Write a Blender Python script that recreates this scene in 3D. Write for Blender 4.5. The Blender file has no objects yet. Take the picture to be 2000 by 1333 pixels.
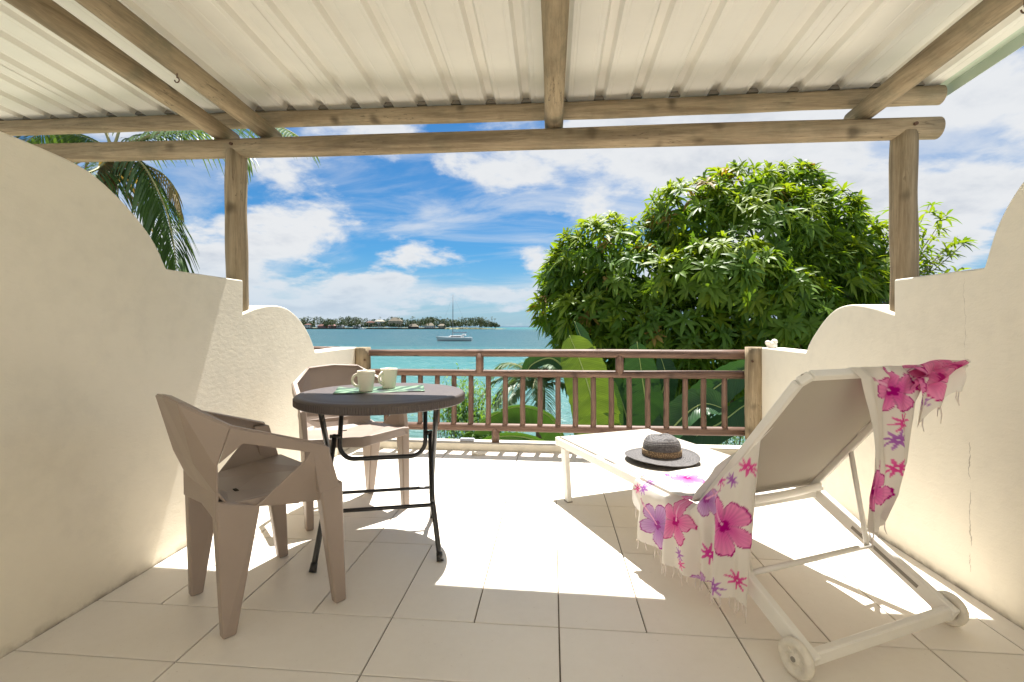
import bpy, bmesh, math, random
import numpy as np
from mathutils import Vector, Matrix

R = math.radians
random.seed(7)
rng = np.random.default_rng(11)
SC = bpy.context.scene
COL = SC.collection

# ------------------------------------------------------------------ camera
FPX, VPX, HZ, EYE = 950.0, 78.0, 638.0, 1.06      # focal in px of the 2000 px photo, vanishing point offset, horizon row, eye height
YAW = math.atan(VPX / FPX)
cam = bpy.data.cameras.new('camera')
cam.sensor_width = 36.0
cam.lens = FPX / 2000 * 36.0
cam.shift_y = -(666.5 - HZ) / 2000
cam.clip_start = 0.05
cam.clip_end = 30000
camo = bpy.data.objects.new('camera', cam)
camo.location = (0, 0, EYE)
camo.rotation_euler = (R(90), 0, YAW)
COL.objects.link(camo)
SC.camera = camo

# ------------------------------------------------------------------ sky, sun, exposure
SUN = Vector((0.046, 0.373, 1.0)).normalized()     # towards the sun
SUN_EL = math.asin(SUN.z)
SUN_AZ = math.atan2(SUN.x, SUN.y)                  # from +Y towards +X
SKY_STRENGTH = 0.05
EXPOSURE = 1.4
sl = bpy.data.lights.new('sun', 'SUN')
sl.energy = 5.0
sl.angle = R(0.5)
sl.color = (1.0, 0.965, 0.91)
so = bpy.data.objects.new('sun', sl)
so.rotation_euler = (-SUN).to_track_quat('-Z', 'Y').to_euler()
so.location = (0, 4, 12)
COL.objects.link(so)

SC.view_settings.view_transform = 'Standard'
SC.view_settings.look = 'None'
SC.view_settings.exposure = EXPOSURE
SC.view_settings.gamma = 1.0
SC.view_settings.use_curve_mapping = False
SC.render.engine = 'CYCLES'
SC.cycles.use_denoising = True
SC.cycles.max_bounces = 16
SC.cycles.diffuse_bounces = 14
SC.cycles.glossy_bounces = 4
SC.cycles.transparent_max_bounces = 12
SC.cycles.sample_clamp_indirect = 10.0
SC.cycles.caustics_reflective = False
SC.cycles.caustics_refractive = False


class NG:
    """small wrapper for node graphs"""
    def __init__(self, tree):
        self.t = tree
        self.n = tree.nodes
        self.l = tree.links

    def node(self, typ, **kw):
        n = self.n.new(typ)
        for k, v in kw.items():
            setattr(n, k, v)
        return n

    def put(self, sock, val):
        if isinstance(val, bpy.types.NodeSocket):
            self.l.new(val, sock)
        elif val is not None:
            sock.default_value = val

    def math(self, op, a, b=None, c=None, clamp=False):
        n = self.node('ShaderNodeMath', operation=op, use_clamp=clamp)
        self.put(n.inputs[0], a)
        if b is not None: self.put(n.inputs[1], b)
        if c is not None: self.put(n.inputs[2], c)
        return n.outputs[0]

    def vmath(self, op, a, b=None, scale=None):
        n = self.node('ShaderNodeVectorMath', operation=op)
        self.put(n.inputs[0], a)
        if b is not None: self.put(n.inputs[1], b)
        if scale is not None: self.put(n.inputs['Scale'], scale)
        return n.outputs[0]

    def noise(self, vec, scale, detail=4, rough=0.5, dist=0.0, out=0):
        n = self.node('ShaderNodeTexNoise')
        self.put(n.inputs['Vector'], vec)
        self.put(n.inputs['Scale'], scale)
        n.inputs['Detail'].default_value = detail
        n.inputs['Roughness'].default_value = rough
        n.inputs['Distortion'].default_value = dist
        return n.outputs[out]

    def ramp(self, fac, stops, interp='LINEAR'):
        n = self.node('ShaderNodeValToRGB')
        n.color_ramp.interpolation = interp
        e = n.color_ramp.elements
        while len(e) < len(stops): e.new(0.5)
        for i, (p, c) in enumerate(stops):
            e[i].position = p
            e[i].color = c if len(c) == 4 else (*c, 1)
        self.put(n.inputs[0], fac)
        return n.outputs[0]

    def maprange(self, v, a, b, c=0.0, d=1.0, smooth=False):
        n = self.node('ShaderNodeMapRange')
        n.interpolation_type = 'SMOOTHSTEP' if smooth else 'LINEAR'
        self.put(n.inputs[0], v)
        for i, x in enumerate((a, b, c, d)): self.put(n.inputs[1 + i], x)
        return n.outputs[0]

    def mix(self, fac, a, b, blend='MIX'):
        n = self.node('ShaderNodeMix', data_type='RGBA', blend_type=blend)
        self.put(n.inputs[0], fac)
        self.put(n.inputs[6], a if not (isinstance(a, tuple) and len(a) == 3) else (*a, 1))
        self.put(n.inputs[7], b if not (isinstance(b, tuple) and len(b) == 3) else (*b, 1))
        return n.outputs[2]

    def mapping(self, vec, scale=(1, 1, 1), loc=(0, 0, 0), rot=(0, 0, 0)):
        n = self.node('ShaderNodeMapping')
        self.put(n.inputs[0], vec)
        n.inputs['Location'].default_value = loc
        n.inputs['Rotation'].default_value = rot
        n.inputs['Scale'].default_value = scale
        return n.outputs[0]


def build_world():
    w = bpy.data.worlds.new('World')
    SC.world = w
    w.use_nodes = True
    g = NG(w.node_tree)
    g.n.clear()
    out = g.node('ShaderNodeOutputWorld')
    bg = g.node('ShaderNodeBackground')
    bg.inputs['Strength'].default_value = SKY_STRENGTH
    sky = g.node('ShaderNodeTexSky', sky_type='NISHITA')
    sky.sun_disc = False
    sky.sun_elevation = SUN_EL
    sky.sun_rotation = SUN_AZ
    sky.altitude = 0
    sky.air_density = 1.0
    sky.dust_density = 0.6
    sky.ozone_density = 2.0
    tc = g.node('ShaderNodeTexCoord')
    d = tc.outputs['Generated']
    sep = g.node('ShaderNodeSeparateXYZ')
    g.put(sep.inputs[0], d)
    x, y, z = sep.outputs
    zc = g.math('MAXIMUM', z, 0.0)
    den = g.math('ADD', zc, 0.30)
    cx = g.math('DIVIDE', x, den)
    cy = g.math('DIVIDE', y, den)
    comb = g.node('ShaderNodeCombineXYZ')
    g.put(comb.inputs[0], cx); g.put(comb.inputs[1], cy)
    p = g.mapping(comb.outputs[0], scale=(1, 1, 1), loc=CLOUD_OFFSET)
    big = g.noise(p, 0.8, 2, 0.5)
    med = g.noise(p, 2.3, 10, 0.58, 0.15)
    wisp = g.noise(g.mapping(p, scale=(0.8, 1.9, 1), rot=(0, 0, R(25))), 1.8, 8, 0.6, 0.7)
    # cumulus mass
    dens = g.math('ADD', g.math('MULTIPLY', big, 0.70), g.math('MULTIPLY', med, 0.66))
    cum = g.maprange(dens, 0.64, 0.725, 0, 1, True)
    # thin veil around it
    veil = g.math('MULTIPLY', g.maprange(g.math('ADD', wisp, g.math('MULTIPLY', big, 0.6)), 0.66, 1.0, 0, 1, True), 0.7)
    cover = g.math('SUBTRACT', 1.0, g.math('MULTIPLY', g.math('SUBTRACT', 1.0, cum), g.math('SUBTRACT', 1.0, veil)))
    # cloud body: bright rims, faintly grey-blue thick cores
    fine = g.noise(p, 6.0, 6, 0.6, 0.2)
    core = g.maprange(g.math('ADD', dens, g.math('MULTIPLY', g.math('SUBTRACT', fine, 0.5), 0.30)), 0.72, 0.90, 0, 1, True)
    ccol = g.mix(core, (6.2, 6.35, 6.55), (4.5, 4.85, 5.4))
    skyc = g.mix(1.0, sky.outputs[0], (0.24, 0.60, 0.86), 'MULTIPLY')
    col = g.mix(cover, skyc, ccol)
    # milky band just over the horizon
    hz = g.maprange(z, 0.0, 0.16, 0.6, 0.0, True)
    col = g.mix(hz, col, (3.8, 5.0, 6.1))
    g.put(bg.inputs['Color'], col)
    g.l.new(bg.outputs[0], out.inputs[0])


CLOUD_OFFSET = (31.0, 2.0, 0.0)
build_world()


# ------------------------------------------------------------------ photo pixel -> point helpers (distance always given by a plane)
_F = Vector((-math.sin(YAW), math.cos(YAW), 0)); _R = Vector((math.cos(YAW), math.sin(YAW), 0)); _C = Vector((0, 0, EYE))
def ray(px, py): return _F + _R * ((px - 1000) / FPX) + Vector((0, 0, (HZ - py) / FPX))
def at_y(px, py, Y): v = ray(px, py); return _C + v * (Y / v.y)
def at_z(px, py, Z): v = ray(px, py); return _C + v * ((Z - EYE) / v.z)
def at_x(px, py, X): v = ray(px, py); return _C + v * (X / v.x)


# ------------------------------------------------------------------ mesh helpers
class MB:
    def __init__(self):
        self.v = []; self.f = []; self.m = []; self.smooth = []

    def add(self, vs, fs, mat=0, smooth=False):
        o = len(self.v)
        self.v.extend([tuple(p) for p in vs])
        for f in fs:
            self.f.append([i + o for i in f]); self.m.append(mat); self.smooth.append(smooth)
        return self

    def box(self, c, s, rot=None, mat=0):
        hx, hy, hz = s[0] / 2, s[1] / 2, s[2] / 2
        vs = [Vector((x, y, z)) for z in (-hz, hz) for y in (-hy, hy) for x in (-hx, hx)]
        if rot is not None: vs = [rot @ p for p in vs]
        vs = [p + Vector(c) for p in vs]
        return self.add(vs, [(0, 2, 3, 1), (4, 5, 7, 6), (0, 1, 5, 4), (2, 6, 7, 3), (0, 4, 6, 2), (1, 3, 7, 5)], mat)

    def hexa(self, bottom, top, mat=0):
        """frustum between two quads"""
        return self.add(list(bottom) + list(top), [(3, 2, 1, 0), (4, 5, 6, 7), (0, 1, 5, 4), (1, 2, 6, 5), (2, 3, 7, 6), (3, 0, 4, 7)], mat)

    def bar(self, a, b, w, h, up=(0, 0, 1), mat=0):
        a, b = Vector(a), Vector(b)
        d = (b - a).normalized(); s = d.cross(Vector(up)).normalized(); u = s.cross(d)
        q = lambda p: [p - s * w / 2 - u * h / 2, p + s * w / 2 - u * h / 2, p + s * w / 2 + u * h / 2, p - s * w / 2 + u * h / 2]
        return self.hexa(q(a), q(b), mat)

    def tube(self, path, rad, seg=12, mat=0, cap=True, up=None, flat=1.0, round_end=0.0):
        P = [Vector(p) for p in path]
        n = len(P)
        if not hasattr(rad, '__len__'): rad = [rad] * n
        rad = list(rad)
        if round_end:
            d0 = (P[1] - P[0]).normalized(); d1 = (P[-1] - P[-2]).normalized()
            P = [P[0], P[0] + d0 * round_end] + P[1:-1] + [P[-1] - d1 * round_end, P[-1]]
            rad = [rad[0] * 0.72, rad[0]] + rad[1:-1] + [rad[-1], rad[-1] * 0.72]
            n = len(P)
        tang = []
        for i in range(n):
            t = P[min(i + 1, n - 1)] - P[max(i - 1, 0)]
            tang.append(t.normalized())
        ref = Vector(up) if up else (Vector((0, 0, 1)) if abs(tang[0].z) < 0.9 else Vector((1, 0, 0)))
        vs = []
        s = tang[0].cross(ref).normalized()
        for i in range(n):
            s = (s - tang[i] * s.dot(tang[i])).normalized()
            u = s.cross(tang[i])
            for k in range(seg):
                a = 2 * math.pi * k / seg
                vs.append(P[i] + (s * math.cos(a) + u * math.sin(a) * flat) * rad[i])
        fs = []
        for i in range(n - 1):
            for k in range(seg):
                k2 = (k + 1) % seg
                fs.append((i * seg + k, (i + 1) * seg + k, (i + 1) * seg + k2, i * seg + k2))
        self.add(vs, fs, mat, True)
        if cap:
            o = len(self.v) - len(vs)
            self.f.append([o + k for k in range(seg)]); self.m.append(mat); self.smooth.append(False)
            self.f.append([o + (n - 1) * seg + k for k in range(seg - 1, -1, -1)]); self.m.append(mat); self.smooth.append(False)
        return self

    def lathe(self, prof, seg=32, c=(0, 0, 0), mat=0, close=False):
        c = Vector(c); n = len(prof); vs = []
        for (r, z) in prof:
            for k in range(seg):
                a = 2 * math.pi * k / seg
                vs.append(c + Vector((r * math.cos(a), r * math.sin(a), z)))
        fs = [(i * seg + k, i * seg + (k + 1) % seg, (i + 1) * seg + (k + 1) % seg, (i + 1) * seg + k) for i in range(n - 1) for k in range(seg)]
        return self.add(vs, fs, mat, True)

    def prism(self, poly, x0, x1, axis='x', mat=0):
        """poly is a list of 2D points, extruded along an axis"""
        n = len(poly)
        mk = {'x': lambda p, t: (t, p[0], p[1]), 'y': lambda p, t: (p[0], t, p[1]), 'z': lambda p, t: (p[0], p[1], t)}[axis]
        vs = [mk(p, x0) for p in poly] + [mk(p, x1) for p in poly]
        fs = [(i, (i + 1) % n, n + (i + 1) % n, n + i) for i in range(n)] + [list(range(n - 1, -1, -1)), list(range(n, 2 * n))]
        return self.add(vs, fs, mat)

    def grid(self, pts, mat=0, smooth=True):
        """pts[i][j]"""
        a, b = len(pts), len(pts[0])
        vs = [p for row in pts for p in row]
        fs = [(i * b + j, i * b + j + 1, (i + 1) * b + j + 1, (i + 1) * b + j) for i in range(a - 1) for j in range(b - 1)]
        return self.add(vs, fs, mat, smooth)

    def mesh(self, name, mats, fix=True):
        me = bpy.data.meshes.new(name)
        me.from_pydata(self.v, [], self.f)
        for m in (mats if isinstance(mats, (list, tuple)) else [mats]): me.materials.append(m)
        me.polygons.foreach_set('material_index', self.m)
        me.polygons.foreach_set('use_smooth', self.smooth)
        if fix:
            bm = bmesh.new(); bm.from_mesh(me)
            bmesh.ops.recalc_face_normals(bm, faces=bm.faces)
            bm.to_mesh(me); bm.free()
        me.update()
        return me

    def build(self, name, mats, parent=None, loc=None, fix=True, bevel=0.0, solid=0.0, seg=2):
        o = bpy.data.objects.new(name, self.mesh(name, mats, fix))
        COL.objects.link(o)
        if parent is not None: o.parent = parent
        if loc is not None: o.location = loc
        if solid:
            md = o.modifiers.new('thickness', 'SOLIDIFY'); md.thickness = solid; md.offset = 0
        if bevel:
            md = o.modifiers.new('bevel', 'BEVEL'); md.width = bevel; md.segments = seg; md.limit_method = 'ANGLE'; md.angle_limit = R(28)
        return o


def link_mesh(name, me, parent=None, loc=(0, 0, 0), rot=(0, 0, 0), scale=(1, 1, 1)):
    o = bpy.data.objects.new(name, me)
    COL.objects.link(o)
    if parent is not None: o.parent = parent
    o.location = loc; o.rotation_euler = rot; o.scale = scale
    return o


def empty(name, loc=(0, 0, 0), rz=0.0):
    o = bpy.data.objects.new(name, None)
    o.empty_display_size = 0.1
    COL.objects.link(o); o.location = loc; o.rotation_euler = (0, 0, rz)
    return o


def tag(o, label=None, cat=None, group=None, kind=None):
    if label: o['label'] = label
    if cat: o['category'] = cat
    if group: o['group'] = group
    if kind: o['kind'] = kind
    return o


def copy_tree(o, parent=None):
    c = o.copy(); COL.objects.link(c)
    if parent is not None: c.parent = parent
    for ch in list(o.children): copy_tree(ch, c)
    return c


# ------------------------------------------------------------------ materials
def new_mat(name):
    m = bpy.data.materials.new(name); m.use_nodes = True
    g = NG(m.node_tree)
    b = g.n['Principled BSDF']
    return m, g, b


def bump(g, b, height, strength=0.3, dist=0.01):
    n = g.node('ShaderNodeBump')
    n.inputs['Strength'].default_value = strength
    n.inputs['Distance'].default_value = dist
    g.put(n.inputs['Height'], height)
    g.l.new(n.outputs[0], b.inputs['Normal'])


def simple(name, col, rough=0.5, spec=0.5, metal=0.0, var=0.0, scale=20.0, bump_s=0.0, bump_scale=200.0, bump_d=0.002):
    m, g, b = new_mat(name)
    tc = g.node('ShaderNodeTexCoord').outputs['Object']
    if var:
        n = g.noise(tc, scale, 5, 0.6)
        c = g.ramp(n, [(0.3, tuple(x * (1 - var) for x in col)), (0.7, tuple(min(1, x * (1 + var)) for x in col))])
        g.put(b.inputs['Base Color'], c)
    else:
        b.inputs['Base Color'].default_value = (*col, 1)
    b.inputs['Roughness'].default_value = rough
    b.inputs['Specular IOR Level'].default_value = spec
    b.inputs['Metallic'].default_value = metal
    if bump_s: bump(g, b, g.noise(tc, bump_scale, 3, 0.6), bump_s, bump_d)
    return m


def plaster(name, col, crack=None):
    m, g, b = new_mat(name)
    tc = g.node('ShaderNodeTexCoord').outputs['Object']
    big = g.noise(tc, 1.3, 4, 0.55)
    fine = g.noise(tc, 14.0, 5, 0.6)
    mixv = g.math('ADD', g.math('MULTIPLY', big, 0.6), g.math('MULTIPLY', fine, 0.4))
    c = g.ramp(mixv, [(0.32, tuple(x * 0.91 for x in col)), (0.5, col), (0.7, tuple(min(1, x * 1.04) for x in col))])
    # scuffs and grime close to the floor and hairline stains
    sep = g.node('ShaderNodeSeparateXYZ'); g.put(sep.inputs[0], tc)
    grime = g.math('MULTIPLY', g.maprange(sep.outputs[2], 0.0, 0.035, 1, 0), g.maprange(fine, 0.42, 0.62, 0, 0.55))
    c = g.mix(grime, c, (0.22, 0.18, 0.12))
    trowel = g.noise(g.mapping(tc, scale=(1, 1, 2.2)), 26.0, 4, 0.55, 0.6)
    grain = g.noise(tc, 170.0, 2, 0.6)
    h = g.math('ADD', g.math('MULTIPLY', trowel, 0.8), g.math('MULTIPLY', grain, 0.22))
    if crack:
        total = None
        for (y0, z0, z1, wid) in crack:
            wob = g.noise(g.mapping(tc, scale=(0, 0, 1)), 7.0, 5, 0.7)
            yy = g.math('SUBTRACT', g.math('SUBTRACT', sep.outputs[1], y0), g.math('MULTIPLY', g.math('SUBTRACT', wob, 0.5), 0.07))
            brk = g.noise(g.mapping(tc, scale=(0, 0, 1), loc=(3, 1, y0)), 11.0, 3, 0.6)
            wv = g.math('MULTIPLY', g.maprange(brk, 0.42, 0.62, 0.0, 1.0), wid)
            line = g.math('LESS_THAN', g.math('ABSOLUTE', yy), wv)
            inz = g.math('MULTIPLY', g.math('GREATER_THAN', sep.outputs[2], z0), g.math('LESS_THAN', sep.outputs[2], z1))
            line = g.math('MULTIPLY', line, inz)
            total = line if total is None else g.math('MAXIMUM', total, line)
        c = g.mix(g.math('MULTIPLY', total, 0.6), c, (0.16, 0.12, 0.08))
        h = g.math('SUBTRACT', h, g.math('MULTIPLY', total, 0.5))
    g.put(b.inputs['Base Color'], c)
    b.inputs['Roughness'].default_value = 0.9
    b.inputs['Specular IOR Level'].default_value = 0.2
    bump(g, b, h, 0.28, 0.006)
    return m


def pole_wood(name, axis, dark, light, knots=True, rough=0.75, green=0.0):
    m, g, b = new_mat(name)
    tc = g.node('ShaderNodeTexCoord').outputs['Object']
    sc = {'x': (0.9, 14, 14), 'y': (14, 0.9, 14), 'z': (14, 14, 0.9)}[axis]
    info = g.node('ShaderNodeObjectInfo')
    rnd = info.outputs['Random']
    off = g.node('ShaderNodeCombineXYZ'); g.put(off.inputs[0], g.math('MULTIPLY', rnd, 31.0)); g.put(off.inputs[1], g.math('MULTIPLY', rnd, 17.0))
    tc = g.vmath('ADD', tc, off.outputs[0])
    grain = g.noise(g.mapping(tc, scale=sc), 2.4, 6, 0.62, 0.4)
    blot = g.noise(tc, 3.2, 4, 0.55)
    fibre = g.noise(g.mapping(tc, scale=tuple(x * 3.0 for x in sc)), 3.0, 6, 0.7, 0.2)
    v = g.math('ADD', g.math('ADD', g.math('MULTIPLY', grain, 0.42), g.math('MULTIPLY', blot, 0.28)), g.math('MULTIPLY', fibre, 0.30))
    c = g.ramp(v, [(0.37, dark), (0.5, tuple((a + d) / 2 for a, d in zip(dark, light))), (0.62, light)])
    if green:
        gr = g.noise(tc, 5.0, 5, 0.6)
        c = g.mix(g.math('MULTIPLY', g.maprange(gr, 0.5, 0.68, 0, 1), green), c, (0.10, 0.11, 0.075))
    if knots:
        vo = g.node('ShaderNodeTexVoronoi'); vo.inputs['Scale'].default_value = 5.0
        g.put(vo.inputs['Vector'], g.vmath('ADD', tc, g.vmath('SCALE', g.noise(tc, 9, 2, 0.5, 0, 1), scale=0.05)))
        k = g.maprange(g.math('ADD', vo.outputs['Distance'], g.math('MULTIPLY', grain, 0.12)), 0.10, 0.30, 1, 0, True)
        c = g.mix(g.math('MULTIPLY', k, 0.72), c, tuple(x * 0.32 for x in dark))
    weather = g.noise(g.mapping(tc, scale=tuple(x * 0.35 for x in sc)), 2.6, 5, 0.65, 0.5)
    c = g.mix(g.maprange(weather, 0.36, 0.50, 0.55, 0.0), c, tuple(x * 0.55 for x in dark))
    # long drying cracks
    chk = g.noise(g.mapping(tc, scale=tuple(x * 1.6 for x in sc)), 2.0, 3, 0.5)
    ck = g.maprange(g.math('ABSOLUTE', g.math('SUBTRACT', chk, 0.5)), 0.0, 0.012, 1, 0)
    ck = g.math('MULTIPLY', ck, g.maprange(blot, 0.5, 0.62, 0, 0.8))
    c = g.mix(ck, c, tuple(x * 0.3 for x in dark))
    g.put(b.inputs['Base Color'], c)
    b.inputs['Roughness'].default_value = rough
    b.inputs['Specular IOR Level'].default_value = 0.25
    bump(g, b, g.math('SUBTRACT', g.math('MULTIPLY', grain, 0.8), ck), 0.5, 0.004)
    return m


def tile_mat():
    m, g, b = new_mat('floor_tile_ceramic')
    tc = g.node('ShaderNodeTexCoord').outputs['Object']
    info = g.node('ShaderNodeObjectInfo')
    rnd = info.outputs['Random']
    off = g.node('ShaderNodeCombineXYZ'); g.put(off.inputs[0], g.math('MULTIPLY', rnd, 40.0))
    tc2 = g.vmath('ADD', tc, off.outputs[0])
    n1 = g.noise(tc2, 3.0, 5, 0.6); n2 = g.noise(tc2, 30.0, 4, 0.6)
    v = g.math('ADD', g.math('MULTIPLY', n1, 0.7), g.math('MULTIPLY', n2, 0.3))
    c = g.ramp(v, [(0.3, (0.725, 0.672, 0.59)), (0.5, (0.76, 0.71, 0.63)), (0.72, (0.785, 0.74, 0.665))])
    hsv = g.node('ShaderNodeHueSaturation')
    g.put(hsv.inputs['Value'], g.maprange(rnd, 0, 1, 0.955, 1.03)); g.put(hsv.inputs['Color'], c)
    specks = g.noise(tc2, 90.0, 2, 0.5)
    c = g.mix(g.maprange(specks, 0.70, 0.76, 0, 0.25), hsv.outputs[0], (0.30, 0.25, 0.19))
    g.put(b.inputs['Base Color'], c)
    g.put(b.inputs['Roughness'], g.maprange(n1, 0.3, 0.7, 0.34, 0.5))
    b.inputs['Specular IOR Level'].default_value = 0.4
    bump(g, b, n2, 0.05, 0.002)
    return m


def leaf_mat(name, c1, c2, trans=0.45, rough=0.4, scale=1.2, vein=False):
    m, g, b = new_mat(name)
    tc = g.node('ShaderNodeTexCoord').outputs['Object']
    n = g.noise(tc, scale, 3, 0.6)
    c = g.ramp(n, [(0.32, c1), (0.68, c2)])
    if vein:
        at = g.node('ShaderNodeAttribute'); at.attribute_name = 'along'
        wv = g.math('SINE', g.math('MULTIPLY', at.outputs['Fac'], 260.0))
        wide = g.noise(g.mapping(at.outputs['Vector'], scale=(1, 0, 0)), 14.0, 3, 0.6)
        c = g.mix(g.maprange(wv, -1, 1, 0.0, 0.30), c, tuple(x * 1.5 for x in c2))
        c = g.mix(g.maprange(wide, 0.35, 0.65, 0.45, 0.0), c, tuple(x * 0.6 for x in c1))
        bump(g, b, wv, 0.35, 0.004)
    g.put(b.inputs['Base Color'], c)
    b.inputs['Roughness'].default_value = rough
    b.inputs['Specular IOR Level'].default_value = 0.35
    tr = g.node('ShaderNodeBsdfTranslucent')
    g.put(tr.inputs[0], g.mix(1.0, c, (1.4, 1.25, 0.4), 'MULTIPLY'))
    ms = g.node('ShaderNodeMixShader'); ms.inputs[0].default_value = trans
    g.l.new(b.outputs[0], ms.inputs[1]); g.l.new(tr.outputs[0], ms.inputs[2])
    g.l.new(ms.outputs[0], g.n['Material Output'].inputs[0])
    return m


M = {}
WALL_C = (0.755, 0.705, 0.59)
M['wall_l'] = plaster('cream_plaster_left', WALL_C)
M['wall_r'] = plaster('cream_plaster_right', WALL_C, crack=[(2.068, 0.09, 0.60, 0.0032), (2.093, 0.86, 1.26, 0.0013)])
M['wall'] = plaster('cream_plaster', WALL_C)
M['kerb'] = plaster('kerb_plaster', (0.64, 0.59, 0.49))
M['tile'] = tile_mat()
M['grout'] = simple('tile_grout', (0.16, 0.13, 0.10), 0.95, 0.1, var=0.2)
TAN_D, TAN_L = (0.19, 0.142, 0.085), (0.42, 0.335, 0.22)
M['pole_x'] = pole_wood('treated_pole_along_x', 'x', TAN_D, TAN_L, green=0.35)
M['pole_y'] = pole_wood('treated_pole_along_y', 'y', TAN_D, TAN_L, green=0.45)
M['pole_z'] = pole_wood('treated_pole_upright', 'z', TAN_D, TAN_L, green=0.2)
BR_D, BR_L = (0.10, 0.058, 0.042), (0.215, 0.135, 0.10)
M['rail_x'] = pole_wood('brown_rail_along_x', 'x', BR_D, BR_L, rough=0.5)
M['rail_z'] = pole_wood('brown_rail_upright', 'z', BR_D, BR_L, rough=0.5)
M['sheet'] = simple('cream_metal_sheet', (0.72, 0.70, 0.64), 0.5, 0.35, var=0.05, scale=2.5)
M['sheet_edge'] = simple('skylit_green_flashing', (0.50, 0.58, 0.48), 0.45, 0.4)  # pale green holds the sky light on the roof's edge strip
M['foam'] = simple('grey_foam_closure', (0.20, 0.18, 0.15), 0.95, 0.1)
M['taupe'] = simple('taupe_moulded_plastic', (0.30, 0.24, 0.20), 0.42, 0.45, var=0.04, scale=6, bump_s=0.1, bump_scale=400, bump_d=0.0008)
M['table'] = simple('dark_brown_table_plastic', (0.09, 0.074, 0.069), 0.52, 0.35, bump_s=0.35, bump_scale=140, bump_d=0.002)
M['black'] = simple('black_coated_steel', (0.018, 0.017, 0.016), 0.3, 0.5)
M['white'] = simple('white_coated_aluminium', (0.74, 0.72, 0.67), 0.4, 0.45, var=0.03, scale=8)
M['wheel'] = simple('white_wheel_plastic', (0.66, 0.62, 0.54), 0.55, 0.3, var=0.08, scale=40)
M['greyp'] = simple('grey_plastic', (0.25, 0.23, 0.20), 0.5)
M['rust'] = simple('rusty_steel', (0.09, 0.045, 0.025), 0.7, var=0.3, scale=80)
M['dark'] = simple('painted_slot_shade', (0.03, 0.025, 0.02), 0.9, 0.1)  # paints the shade inside the chair's drain slot
M['coral'] = simple('white_coral', (0.72, 0.68, 0.6), 0.9, 0.1, var=0.15, scale=40, bump_s=0.8, bump_scale=90, bump_d=0.004)
M['bluewhite'] = simple('pale_blue_soap', (0.55, 0.58, 0.68), 0.6)
M['bark'] = simple('grey_brown_bark', (0.16, 0.12, 0.085), 0.9, 0.1, var=0.4, scale=9, bump_s=0.7, bump_scale=18, bump_d=0.03)
M['bark_pale'] = simple('pale_branch_bark', (0.30, 0.26, 0.20), 0.85, 0.15, var=0.25, scale=12)
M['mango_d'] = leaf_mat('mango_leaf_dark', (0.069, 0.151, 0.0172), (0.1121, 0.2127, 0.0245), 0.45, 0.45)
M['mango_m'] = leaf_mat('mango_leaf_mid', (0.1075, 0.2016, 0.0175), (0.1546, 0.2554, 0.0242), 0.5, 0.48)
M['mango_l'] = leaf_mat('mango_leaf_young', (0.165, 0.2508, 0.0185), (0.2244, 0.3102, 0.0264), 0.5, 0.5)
M['palm'] = leaf_mat('coconut_leaf', (0.042, 0.09, 0.0264), (0.096, 0.162, 0.0456), 0.35, 0.4)
M['palm_dry'] = leaf_mat('coconut_leaf_dry', (0.22, 0.15, 0.07), (0.36, 0.27, 0.14), 0.3, 0.6)
M['palm_rib'] = simple('palm_rib', (0.33, 0.30, 0.13), 0.5, var=0.2, scale=6)
M['date'] = leaf_mat('feather_palm_leaf', (0.05, 0.1063, 0.0438), (0.125, 0.1938, 0.0938), 0.35, 0.4)
M['ban_l'] = leaf_mat('banana_leaf_pale', (0.102, 0.18, 0.0264), (0.144, 0.228, 0.036), 0.42, 0.35, vein=True)  # palest and yellowest of the three banana greens
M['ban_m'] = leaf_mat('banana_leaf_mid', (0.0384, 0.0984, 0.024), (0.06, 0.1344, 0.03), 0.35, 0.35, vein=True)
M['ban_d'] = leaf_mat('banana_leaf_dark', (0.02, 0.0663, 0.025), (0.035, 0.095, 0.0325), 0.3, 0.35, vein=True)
M['ban_rib'] = simple('banana_midrib', (0.36, 0.44, 0.14), 0.45)
M['stem'] = simple('banana_stem', (0.20, 0.20, 0.09), 0.7, var=0.35, scale=10)
M['shrub'] = leaf_mat('feathery_shrub_leaf', (0.0875, 0.2, 0.0325), (0.15, 0.2687, 0.0475), 0.45, 0.5)
M['lawn'] = simple('garden_ground', (0.07, 0.10, 0.035), 0.95, 0.1, var=0.4, scale=2.0)
M['ceramic'] = simple('cream_glazed_ceramic', (0.78, 0.74, 0.62), 0.22, 0.5)


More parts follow.
